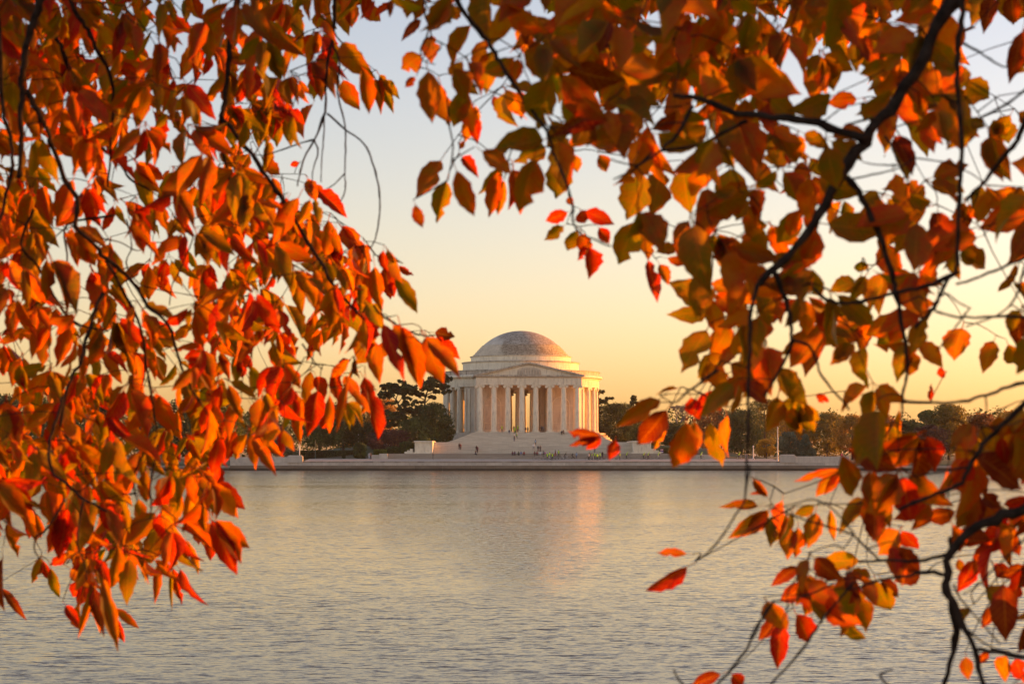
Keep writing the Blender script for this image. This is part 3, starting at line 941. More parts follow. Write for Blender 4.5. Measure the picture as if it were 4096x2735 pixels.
crown_tree('broadleaf_tree', 'dark broadleaf tree with a stout bare trunk on the lawn behind the hedge', 'tree', 1278, 532, 1832, 1610, 1775, 88, 'ever', 12150, .34, 9, clumps=46)
crown_tree('broadleaf_tree', 'dark broadleaf tree with a slimmer trunk, between the stout trunk and the round shrub', 'tree', 1372, 540, 1825, 1615, 1765, 72, 'dark', 10800, .34, 10, clumps=44)
crown_tree('golden_tree', 'golden autumn tree glowing behind the twisted pine', 'tree', 1520, 585, 0, 1590, 1770, 72, 'gold', 10125, .36, 11)
crown_tree('golden_tree', 'small yellow green tree behind the dark hedge between two trunks', 'tree', 1400, 560, 0, 1765, 1800, 30, 'gold', 2700, .3, 12)
crown_tree('evergreen_tree', 'dark mass of evergreen filling the gap behind the purple tree', 'tree', 1465, 560, 0, 1690, 1800, 60, 'dark', 6750, .36, 13)
crown_tree('purple_tree', 'low dark purple leaved tree spreading in front of the pine trunk', 'tree', 1555, 530, 1800, 1718, 1782, 78, 'purple', 8100, .26, 14, depth=.5, clumps=40)
crown_tree('purple_tree', 'smallest purple leaved tree above the clipped hedge', 'tree', 1505, 518, 1808, 1760, 1790, 30, 'purple', 2970, .22, 15)
crown_tree('evergreen_tree', 'dense dark holly in front of the rotunda columns on the shaded side', 'tree', 1738, 536, 0, 1612, 1780, 66, 'dark', 12150, .30, 16, clumps=48)
crown_tree('evergreen_tree', 'broad dark yew at the foot of the shaded rotunda columns', 'tree', 1678, 534, 0, 1668, 1790, 70, 'ever', 10800, .30, 17, clumps=44)
crown_tree('evergreen_tree', 'thin topped juniper hugging the rotunda base beside the steps', 'tree', 1790, 538, 0, 1660, 1772, 26, 'ever', 4590, .26, 18, 'column')
crown_tree('shrub', 'large round clipped green shrub beside the plaza edge', 'shrub', 1440, 506, 1834, 1770, 1830, 29, 'ever', 6000, .2, 19, depth=1)
crown_tree('shrub', 'dark green shrub beside the white staircase end block', 'shrub', 1628, 511, 1814, 1765, 1810, 32, 'ever', 4200, .2, 20)
crown_tree('shrub', 'low dark shrub between the clipped hedge and the end block', 'shrub', 1575, 512, 1814, 1785, 1812, 28, 'dark', 3000, .2, 21)
crown_tree('shrub', 'tiny round shrub on the lawn near the stout trunk', 'shrub', 1375, 505, 1838, 1812, 1834, 9, 'dark', 900, .16, 22)
crown_tree('shrub', 'rounded hedge top peeping over the white staircase end block', 'shrub', 1702, 514, 1768, 1752, 1764, 24, 'ever', 2200, .18, 23)

pine('tall twisted pine with flat needle pads, nearest the golden tree', 541, (1640, 1760),
     [(1640, 1765, .42), (1632, 1730, .38), (1622, 1690, .33), (1612, 1665, .30), (1604, 1648, .27), (1595, 1625, .25), (1590, 1608, .22), (1584, 1597, .2)],
     [[(1584, 1597), (1590, 1580), (1605, 1570), (1625, 1560)], [(1592, 1612), (1605, 1596), (1618, 1588)], [(1596, 1620), (1625, 1622), (1650, 1640)], [(1584, 1597), (1570, 1585), (1550, 1578)],
      [(1604, 1648), (1560, 1650), (1530, 1655)], [(1612, 1660), (1650, 1650), (1690, 1640)], [(1622, 1690), (1580, 1700)], [(1584, 1597), (1575, 1610), (1548, 1615)]],
     [(1560, 1548, 34, 9), (1600, 1545, 40, 10), (1618, 1532, 18, 9), (1545, 1575, 26, 8), (1580, 1568, 40, 10), (1615, 1560, 34, 10), (1640, 1552, 22, 9), (1565, 1612, 22, 6), (1540, 1585, 22, 6),
      (1625, 1592, 20, 8), (1640, 1612, 26, 9), (1630, 1635, 32, 9), (1660, 1640, 36, 9), (1680, 1628, 18, 6), (1560, 1650, 38, 8), (1570, 1668, 36, 8), (1625, 1672, 40, 9), (1665, 1660, 30, 8), (1590, 1690, 36, 9), (1560, 1700, 30, 8)], 31)
pine('pine with a straight trunk leaning over the rotunda columns', 545, (1705, 1760),
     [(1705, 1765, .36), (1702, 1700, .30), (1700, 1650, .27), (1699, 1610, .25), (1703, 1580, .22), (1712, 1560, .18), (1730, 1540, .14)],
     [[(1703, 1580), (1730, 1570), (1765, 1572)], [(1712, 1560), (1745, 1530), (1790, 1510)], [(1700, 1600), (1680, 1590), (1660, 1580)], [(1700, 1612), (1720, 1590), (1735, 1588)], [(1699, 1625), (1680, 1612)], [(1712, 1560), (1700, 1540), (1692, 1522)]],
     [(1698, 1522, 16, 8), (1712, 1530, 22, 8), (1735, 1520, 22, 9), (1760, 1525, 28, 10), (1785, 1508, 18, 10), (1715, 1550, 30, 9), (1745, 1545, 32, 9), (1770, 1568, 26, 8), (1668, 1562, 22, 9), (1660, 1578, 20, 8), (1685, 1570, 20, 8),
      (1725, 1585, 20, 6), (1675, 1605, 18, 5), (1780, 1540, 16, 8), (1655, 1548, 10, 7), (1690, 1640, 22, 6), (1668, 1650, 20, 6)], 32, 1.1)
pine('dark pine behind the sunlit side of the rotunda with bare level boughs', 590, (2395, 1760),
     [(2395, 1765, .4), (2396, 1690, .33), (2394, 1620, .25), (2393, 1570, .16), (2392, 1540, .08)],
     [[(2394, 1612), (2420, 1606), (2448, 1588)], [(2395, 1640), (2415, 1635), (2424, 1630)], [(2393, 1580), (2405, 1568), (2410, 1560)], [(2395, 1700), (2380, 1690)]],
     [(2402, 1566, 10, 6), (2420, 1604, 18, 5), (2440, 1592, 14, 4), (2412, 1612, 14, 4), (2412, 1632, 14, 4), (2398, 1650, 12, 4), (2390, 1600, 12, 6), (2388, 1640, 12, 6), (2390, 1690, 14, 8), (2394, 1720, 16, 8)], 33)

# ---- sunlit side (right of the memorial in the photograph)
crown_tree('evergreen_tree', 'broad dark evergreen right behind the sunlit rotunda columns', 'tree', 2470, 575, 0, 1612, 1785, 74, 'dark', 14850, .32, 41, clumps=50)
crown_tree('conifer_tree', 'spiky dark conifer rising above the broad evergreen near the columns', 'tree', 2535, 590, 0, 1576, 1790, 34, 'pine', 9450, .34, 42, 'column', clumps=60)
crown_tree('evergreen_tree', 'low dark evergreen above the far end of the staircase', 'tree', 2580, 560, 0, 1690, 1795, 60, 'ever', 6750, .32, 43)
bare_tree('leafless grey brown tree with a fan of fine twigs behind the red leaves', 2706, 600, 1612, 66, 44)
crown_tree('shrub', 'dark shrub beside the red and blue banner at the end of the steps', 'shrub', 2665, 525, 0, 1790, 1814, 28, 'dark', 2600, .2, 45)
crown_tree('evergreen_tree', 'dark evergreen behind the leafless tree', 'tree', 2700, 585, 0, 1690, 1795, 66, 'dark', 6750, .36, 46)
crown_tree('rust_tree', 'rust coloured open crowned oak beyond the banner', 'tree', 2838, 600, 0, 1612, 1780, 62, 'rust', 7020, .36, 47, gaps=.15)
crown_tree('evergreen_tree', 'large dark evergreen behind the lone golden sapling', 'tree', 2965, 560, 0, 1640, 1800, 88, 'dark', 13500, .34, 48, clumps=48)
crown_tree('rust_tree', 'tall open crowned olive tree with sky showing through its top', 'tree', 3060, 600, 0, 1598, 1760, 70, 'olive', 6750, .34, 49, gaps=.25)
crown_tree('golden_sapling', 'small bright golden tree on the lawn near the pale post', 'tree', 3066, 515, 1836, 1748, 1822, 36, 'yellow', 4050, .24, 50, gaps=.45, clumps=30)
crown_tree('spruce_tree', 'blue green spruce behind the sunlit parapet, beside the grey pole', 'tree', 3155, 530, 0, 1728, 1825, 40, 'blue', 7560, .25, 51, 'round')
crown_tree('spruce_tree', 'second, darker blue green spruce behind the middle of the sunlit parapet', 'tree', 3222, 528, 0, 1735, 1825, 36, 'blue', 7560, .25, 52, 'cone', clumps=46)
crown_tree('golden_tree', 'yellow brown autumn tree above the two spruces', 'tree', 3190, 575, 0, 1655, 1780, 70, 'gold', 7425, .36, 53)
crown_tree('olive_tree', 'olive brown autumn tree behind the far end of the sunlit parapet', 'tree', 3310, 570, 0, 1650, 1810, 74, 'olive', 8775, .36, 54)
crown_tree('golden_tree', 'golden tree overhanging the bank beyond the sunlit parapet', 'tree', 3410, 560, 0, 1660, 1790, 62, 'gold', 7425, .34, 55)
crown_tree('rust_tree', 'rust brown tree on the bank, first after the overhanging golden tree', 'tree', 3520, 535, 0, 1650, 1800, 78, 'rust', 7020, .4, 56)
crown_tree('evergreen_tree', 'small topped dark tree beside the great round oak', 'tree', 3706, 556, 0, 1640, 1800, 46, 'ever', 5670, .4, 57)
crown_tree('deciduous_tree', 'great round topped olive oak, highest of the distant trees on the sunlit bank', 'tree', 3795, 560, 0, 1616, 1800, 82, 'olive', 9450, .42, 58, clumps=44)
crown_tree('purple_tree', 'dull purple tree below the great round oak', 'tree', 3720, 530, 0, 1700, 1810, 66, 'purple', 5670, .36, 59)
crown_tree('rust_tree', 'rust tinted tree between the great round oak and the picture edge', 'tree', 3925, 545, 0, 1655, 1805, 70, 'rust', 6750, .42, 60)
crown_tree('golden_tree', 'golden brown tree at the edge of the sunlit bank', 'tree', 4060, 538, 0, 1642, 1800, 76, 'gold', 6750, .4, 61)
crown_tree('evergreen_tree', 'dark green tree behind the purple tree on the sunlit bank', 'tree', 3610, 540, 0, 1680, 1800, 66, 'dark', 6210, .4, 62)

# far wood closing the horizon
nr = np.random.default_rng(77)
cs, rs = [], []
for x in np.arange(-420, 430, 4.5):
    if -30 < x < 36: continue
    for k in range(2):
        h = nr.uniform(14, 18.5)
        y = nr.uniform(690, 740)
        cs.append((x + nr.uniform(-2, 2), y, 2 + h * (.72 - .36 * k))); rs.append((nr.uniform(3, 5), 3.5, h * .30))
fw = link('far_wood', quads_mesh('far_wood', leaf_cloud(nr, cs, rs, 80000, .75), 4), FOL['ever'])
tag(stuff(fw), 'far wood of dull green trees closing the horizon on both sides', 'wood')

# ---- hedges
def hedge(label, x0, x1, y0, y1, z0, z1, fol, n, seed):
    nr = np.random.default_rng(seed)
    o = empty('hedge', ((x0 + x1) / 2, (y0 + y1) / 2, z0)); tag(o, label, 'hedge')
    a, b, h = (x1 - x0) / 2, (y1 - y0) / 2, z1 - z0
    link('hedge_core', MB().bbox(-a + .15, a - .15, -b + .15, b - .15, -.3, h - .12, .1).mesh('hedge_core'), plain_cached('hedge_core', (.02, .025, .01), .95), o)
    p = np.stack([nr.uniform(-a, a, n), nr.uniform(-b, b, n), nr.uniform(0, h, n)], 1)
    f = nr.integers(0, 3, n)
    p[f == 0, 1] = -b + nr.uniform(-.06, .1, (f == 0).sum()); p[f == 1, 2] = h + nr.uniform(-.1, .06, (f == 1).sum()); k = f == 2
    p[k, 0] = np.sign(p[k, 0]) * a
    d = nr.normal(size=(n, 3)); d /= np.linalg.norm(d, axis=1)[:, None]
    t = np.cross(d, nr.normal(size=(n, 3))); t /= np.linalg.norm(t, axis=1)[:, None]; bb = np.cross(d, t)
    s = .16
    q = np.stack([p - t * s, p + bb * s * .6, p + t * s, p - bb * s * .6], 1).reshape(-1, 3)
    link('leaves', quads_mesh('leaves', q, 4), FOL[fol], o)
hedge('long dark low hedge across the lawn behind the two trunks', *[(p - 2048) / F * 525 for p in (1195, 1425)], 524, 526, 3.0, 4.85, 'dark', 5000, 1)
hedge('small bright green clipped box hedge behind the granite end block', *[(p - 2048) / F * 507 for p in (1496, 1546)], 506.2, 508, 2.9, 5.05, 'green', 2600, 2)

# ---- poles, posts, banner, box
def pole(label, px, D, base, top, r, mat, cap=True):
    b = at(px, base, D); h = pz(top, D) - b.z
    o = tag(empty('lamp_pole', b), label, 'pole')
    MB().lathe([(r * 2.2, -.3), (r * 2.2, .25), (r * 1.5, .4), (r * 1.2, .5)], 12).build('pole_base', M[mat], o, True)
    MB().lathe([(r * 1.2, .5), (r, h * .5), (r * .7, h - .1)], 12).build('shaft', M[mat], o, True)
    if cap: MB().lathe([(r * .7, h - .1), (r * 1.3, h - .05), (r * 1.5, h + .15), (r * .5, h + .3), (.01, h + .33)], 12).build('finial', M[mat], o, True)
    return o
pole('tall white pole rising behind the end block of the shaded parapet', 1198, 493, 1842, 1700, .11, 'pole')
pole('thin dark green pole on the lawn before the stout trunk', 1261, 505, 1838, 1770, .06, 'pole_green')
pole('thin pale pole standing among the trees behind the round shrub', 1433, 545, 1800, 1740, .06, 'pole')
pole('tall grey pole beside the end block of the sunlit parapet', 3111, 493, 1842, 1712, .12, 'pole')
pole('short stout pale post on the lawn beside the golden sapling', 3013, 500, 1838, 1786, .12, 'pole')
def banner():
    b = at(2647, 1822, 512)
    o = tag(empty('banner_sign', b), 'small upright red, blue and white banner at the end of the staircase', 'banner')
    z0, z1 = pz(1811, 512) - b.z, pz(1795, 512) - b.z
    for s in (-1, 1): MB().tube([(s * .42, .05, -.6), (s * .42, .05, z1 + .05)], .03, 6).build('post', M['black'], o)
    red, blue, white = plain_cached('banner_red', (.38, .05, .08)), plain_cached('banner_blue', (.06, .08, .30)), plain_cached('banner_white', (.75, .75, .75))
    h = z1 - z0
    MB().box(-.4, .4, -.02, .02, z0, z1).build('panel', red, o)
    MB().box(-.36, .36, -.035, -.021, z0 + h * .30, z0 + h * .55).build('blue_stripe', blue, o)
    MB().box(-.36, .36, -.035, -.021, z0 + h * .04, z0 + h * .26).build('white_stripe', white, o)
    for x in (-.18, .18): MB().box(x - .09, x + .09, -.035, -.021, z0 + h * .62, z0 + h * .92).build('white_mark', white, o)
banner()
def utility_box():
    b = at(2986, 1834, 503)
    o = tag(empty('utility_box', b), 'pale pinkish utility cabinet on the lawn before the dark evergreen', 'cabinet')
    m = plain_cached('cabinet_paint', (.52, .42, .36))
    MB().bbox(-.36, .36, -.3, .3, 0, 1.1, .03).build('cabinet', m, o)
    MB().bbox(-.4, .4, -.34, .34, 1.1, 1.17, .03).build('lid', m, o)
    MB().box(-.3, .3, -.315, -.301, .1, 1.0).build('door', m, o)
utility_box()
def parked_van(px, py, D, label):
    b = at(px, py, D)
    o = tag(empty('parked_van', b), label, 'van')
    wh = plain_cached('van_white', (.72, .72, .74), .35, .03)
    bd = MB().prism([(-2.4, .45), (2.3, .45), (2.45, .9), (2.2, 1.15), (1.55, 1.25), (1.0, 1.95), (-2.3, 2.0), (-2.45, 1.2)], -.9, .9).build('body', wh, o)
    gl = plain_cached('van_glass', (.03, .035, .04), .1)
    for (x0, x1) in ((-2.0, -.9), (-.8, .3), (.4, 1.15)):
        g_ = MB().prism([(x0, 1.3), (x1 + (.25 if x1 > 1 else 0), 1.3), (x1 - .05, 1.8), (x0, 1.8)], -.92, .92).build('window', gl, bd)
    for x in (-1.5, 1.5):
        for s in (-.95, .75):
            wv = MB().prism([(x + .36 * math.cos(2 * math.pi * k / 14), .36 + .36 * math.sin(2 * math.pi * k / 14)) for k in range(14)], s, s + .2).build('wheel', M['black'], bd)
parked_van(1528, 1796, 552, 'white van parked behind the small purple tree')
parked_van(860, 1826, 560, 'white van parked beyond the lawn at the shaded end')

# ------------------------------------------------------------------ people
POSES = {
    'stand': dict(kl=(.10, .0, .50), kr=(-.10, -.02, .50), al=(.11, .03, .09), ar=(-.12, .02, .09), el=(.25, .03, 1.14), er=(-.25, .04, 1.14), wl=(.26, -.04, .90), wr=(-.26, -.05, .90)),
    'walk': dict(kl=(.10, -.16, .50), kr=(-.10, .06, .49), al=(.11, -.26, .10), ar=(-.10, .36, .16), el=(.25, .12, 1.15), er=(-.25, -.10, 1.15), wl=(.25, .10, .92), wr=(-.24, -.26, .95)),
    'phone': dict(kl=(.10, .0, .50), kr=(-.10, -.02, .50), al=(.11, .03, .09), ar=(-.12, .02, .09), el=(.25, -.05, 1.14), er=(-.25, -.05, 1.14), wl=(.10, -.30, 1.25), wr=(-.08, -.31, 1.27)),
    'akimbo': dict(kl=(.14, .0, .50), kr=(-.14, .0, .50), al=(.17, .02, .09), ar=(-.18, .02, .09), el=(.38, .10, 1.18), er=(-.38, .10, 1.18), wl=(.18, .0, 1.02), wr=(-.18, .0, 1.02)),
    'sit': dict(drop=.45, kl=(.12, -.42, .50), kr=(-.12, -.40, .52), al=(.12, -.42, .10), ar=(-.13, -.44, .10), el=(.25, -.06, .70), er=(-.25, -.06, .70), wl=(.12, -.34, .60), wr=(-.12, -.34, .60)),
    'ride': dict(drop=-.05, lean=.34, kl=(.10, -.28, .72), kr=(-.10, -.06, .55), al=(.11, -.10, .42), ar=(-.11, .02, .16), el=(.25, -.40, 1.10), er=(-.25, -.40, 1.10), wl=(.22, -.60, 1.0), wr=(-.22, -.60, 1.0)),
}
def person_mesh(pose):
    P = POSES[pose]; dz = -P.get('drop', 0); ln = P.get('lean', 0.0)
    def up(z): return (0, -ln * max(0, (z - .95)) / .45 * .8, z + dz)
    J = [('pelvis', up(.95), (.155, .115)), ('waist', up(1.12), (.135, .10)), ('chest', up(1.32), (.165, .115)), ('collar', up(1.44), (.10, .08)), ('neck', up(1.50), (.055, .055)),
         ('head', up(1.585), (.082, .098)), ('crown', up(1.69), (.055, .065))]
    idx = {n: i for i, (n, _, _) in enumerate(J)}
    E_ = [('pelvis', 'waist'), ('waist', 'chest'), ('chest', 'collar'), ('collar', 'neck'), ('neck', 'head'), ('head', 'crown')]
    for s, k in ((1, 'l'), (-1, 'r')):
        c = up(1.41)
        J += [('sho' + k, (s * .185, c[1], c[2]), (.062, .062)), ('elb' + k, P['e' + k], (.046, .046)), ('wri' + k, P['w' + k], (.032, .032))]
        w_ = Vector(P['w' + k]); e_ = Vector(P['e' + k]); hd = w_ + (w_ - e_).normalized() * .09
        J.append(('han' + k, tuple(hd), (.036, .022)))
        E_ += [('collar', 'sho' + k), ('sho' + k, 'elb' + k), ('elb' + k, 'wri' + k), ('wri' + k, 'han' + k)]
        h = up(.90); a = Vector(P['a' + k])
        J += [('hip' + k, (s * .10, h[1], h[2]), (.092, .098)), ('kne' + k, P['k' + k], (.062, .062)), ('ank' + k, tuple(a), (.045, .045)), ('toe' + k, (a.x + s * .02, a.y - .17, a.z - .045), (.04, .032))]
        E_ += [('pelvis', 'hip' + k), ('hip' + k, 'kne' + k), ('kne' + k, 'ank' + k), ('ank' + k, 'toe' + k)]
    idx = {n: i for i, (n, _, _) in enumerate(J)}
    me = bpy.data.meshes.new('body')
    me.from_pydata([p for _, p, _ in J], [(idx[a], idx[b]) for a, b in E_], [])
    ob = bpy.data.objects.new('body_tmp', me); COL.objects.link(ob)
    sk = ob.modifiers.new('skin', 'SKIN'); ss = ob.modifiers.new('sub', 'SUBSURF'); ss.levels = 1
    for i, (n, _, r) in enumerate(J):
        v = me.skin_vertices[0].data[i]; v.radius = r; v.use_root = (n == 'pelvis')
    dg = bpy.context.evaluated_depsgraph_get()
    out = bpy.data.meshes.new_from_object(ob.evaluated_get(dg))
    bpy.data.objects.remove(ob)
    # which garment each face belongs to: nearest bone
    def kind(a, b):
        if 'han' in b or b in ('head', 'crown', 'neck'): return 0
        if 'wri' in b or 'elb' in b: return 2
        if 'toe' in b: return 4
        if 'kne' in b or 'ank' in b or 'hip' in b: return 3
        return 1
    seg = [(Vector(J[idx[a]][1]), Vector(J[idx[b]][1]), kind(a, b), J[idx[a]][2][0], J[idx[b]][2][0]) for a, b in E_]
    mi = []
    for f in out.polygons:
        c = f.center; best = (9, 1)
        for a, b, k, ra, rb in seg:
            d = b - a; t = max(0, min(1, (c - a).dot(d) / max(d.length_squared, 1e-6)))
            q = (c - (a + d * t)).length - (ra + (rb - ra) * t)
            if q < best[0]: best = (q, k)
        mi.append(best[1])
    # fingers, thumb and nose are added to the same mesh
    mb = MB()
    for k, s in (('l', 1), ('r', -1)):
        w_ = Vector(P['w' + k]); h_ = Vector(J[idx['han' + k]][1]); d = (h_ - w_).normalized(); sd = d.cross(Vector((s, .2, .1))).normalized()
        for q, ln_ in ((-1.5, .065), (-.5, .078), (.5, .074), (1.5, .058)):
            o_ = h_ + sd * q * .016 + d * .01
            mb.tube([o_, o_ + d * ln_ * .6 + Vector((-s * .004, -.006, 0)), o_ + d * ln_ + Vector((-s * .012, -.018, 0))], [.009, .008, .006], 4)
        o_ = w_.lerp(h_, .5) + sd * .03
        mb.tube([o_, o_ + sd * .025 + d * .03, o_ + sd * .03 + d * .06], [.011, .009, .007], 4)
    hp = Vector(J[idx['head']][1])
    mb.add([hp + Vector((0, -.095, .03)), hp + Vector((-.017, -.09, -.02)), hp + Vector((.017, -.09, -.02)), hp + Vector((0, -.125, -.012))], [(0, 1, 3), (0, 3, 2), (1, 2, 3)])
    bm = bmesh.new(); bm.from_mesh(out)
    vs = [bm.verts.new(v) for v in mb.v]
    for f in mb.f:
        try: bm.faces.new([vs[i] for i in f])
        except ValueError: pass
    bm.to_mesh(out); bm.free()
    mi += [0] * (len(out.polygons) - len(mi))
    out.materials.clear()
    for i in range(5): out.materials.append(None)
    out.polygons.foreach_set('material_index', mi)
    out.polygons.foreach_set('use_smooth', [True] * len(mi))
    return out, hp
BODY = {k: person_mesh(k) for k in POSES}
HAIR = MB().ell((0, .012, .06), (.098, .112, .10), 12, 8).mesh('hair', True)
HAIR_LONG = MB().ell((0, .02, .05), (.102, .114, .105), 12, 8).tube([(0, .07, .03), (0, .10, -.10), (0, .09, -.22)], [.085, .085, .05], 8).mesh('long_hair', True)
HELMET = MB().ell((0, .0, .075), (.115, .14, .085), 12, 8).mesh('helmet', True)
BAG = MB().bbox(-.15, .15, .10, .27, -.42, -.02, .05).mesh('backpack')

CLO = {k: v for k, v in dict(black=(.012, .012, .014), navy=(.02, .025, .06), grey=(.16, .16, .17), lgrey=(.38, .38, .38), white=(.70, .69, .66), red=(.38, .02, .025), maroon=(.14, .025, .03), blue=(.10, .16, .36),
           lblue=(.28, .38, .50), vest=(.55, .85, .02), brown=(.12, .07, .045), pink=(.70, .06, .30), denim=(.06, .085, .14), olive=(.10, .11, .05), orange=(.55, .16, .03), khaki=(.28, .22, .14)).items()}
def cloth(k): return plain_cached('cloth_' + k, CLO[k], .85, .12)
SKINS = [plain_cached('skin_a', (.46, .29, .21), .55, .05), plain_cached('skin_b', (.24, .13, .085), .55, .05), plain_cached('skin_c', (.55, .37, .28), .55, .05)]
HAIRS = [plain_cached('hair_dark', (.012, .009, .008)), plain_cached('hair_brown', (.07, .04, .022)), plain_cached('hair_fair', (.25, .17, .09))]
prng = random.Random(12)
def person(label, pos, pose, top, legs, sleeve=None, rz=0.0, head='hair', h=1.0, bag=None, group=None):
    me, hp = BODY[pose]
    o = link('person', me)
    o.location = pos; o.rotation_euler = (0, 0, rz); o.scale = (h, h, h)
    sk = prng.choice(SKINS)
    for i, m in enumerate((sk, cloth(top), cloth(sleeve or top), cloth(legs), plain_cached('shoes', (.03, .028, .026)))):
        o.material_slots[i].link = 'OBJECT'; o.material_slots[i].material = m
    tag(o, label, 'person', group)
    k = {'hair': HAIR, 'long': HAIR_LONG, 'helmet': HELMET}[head]
    c = link(k.name.split('.')[0], k, parent=o)
    if len(k.materials) == 0: k.materials.append(None)
    c.material_slots[0].link = 'OBJECT'
    c.material_slots[0].material = cloth('vest') if head == 'helmet' and top == 'vest' else (cloth('white') if head == 'helmet' else prng.choice(HAIRS))
    c.location = hp
    if bag:
        b = link('backpack', BAG, parent=o)
        if len(BAG.materials) == 0: BAG.materials.append(None)
        b.material_slots[0].link = 'OBJECT'; b.material_slots[0].material = cloth(bag)
        b.location = hp
    return o
def spot(px, py):
    D, z = stair_spot(py)
    return Vector(((px - 2048) / F * D, D, z))
def c5(x, y): return 1850 + x / 4.698, 1680 + y / 4.698
def c6(x, y): return 2250 + x / 4.698, 1680 + y / 4.698
FRONT, BACKW, RIGHT, LEFT = 0.0, math.pi, math.pi / 2, -math.pi / 2
GP = 'people on and around the memorial steps'
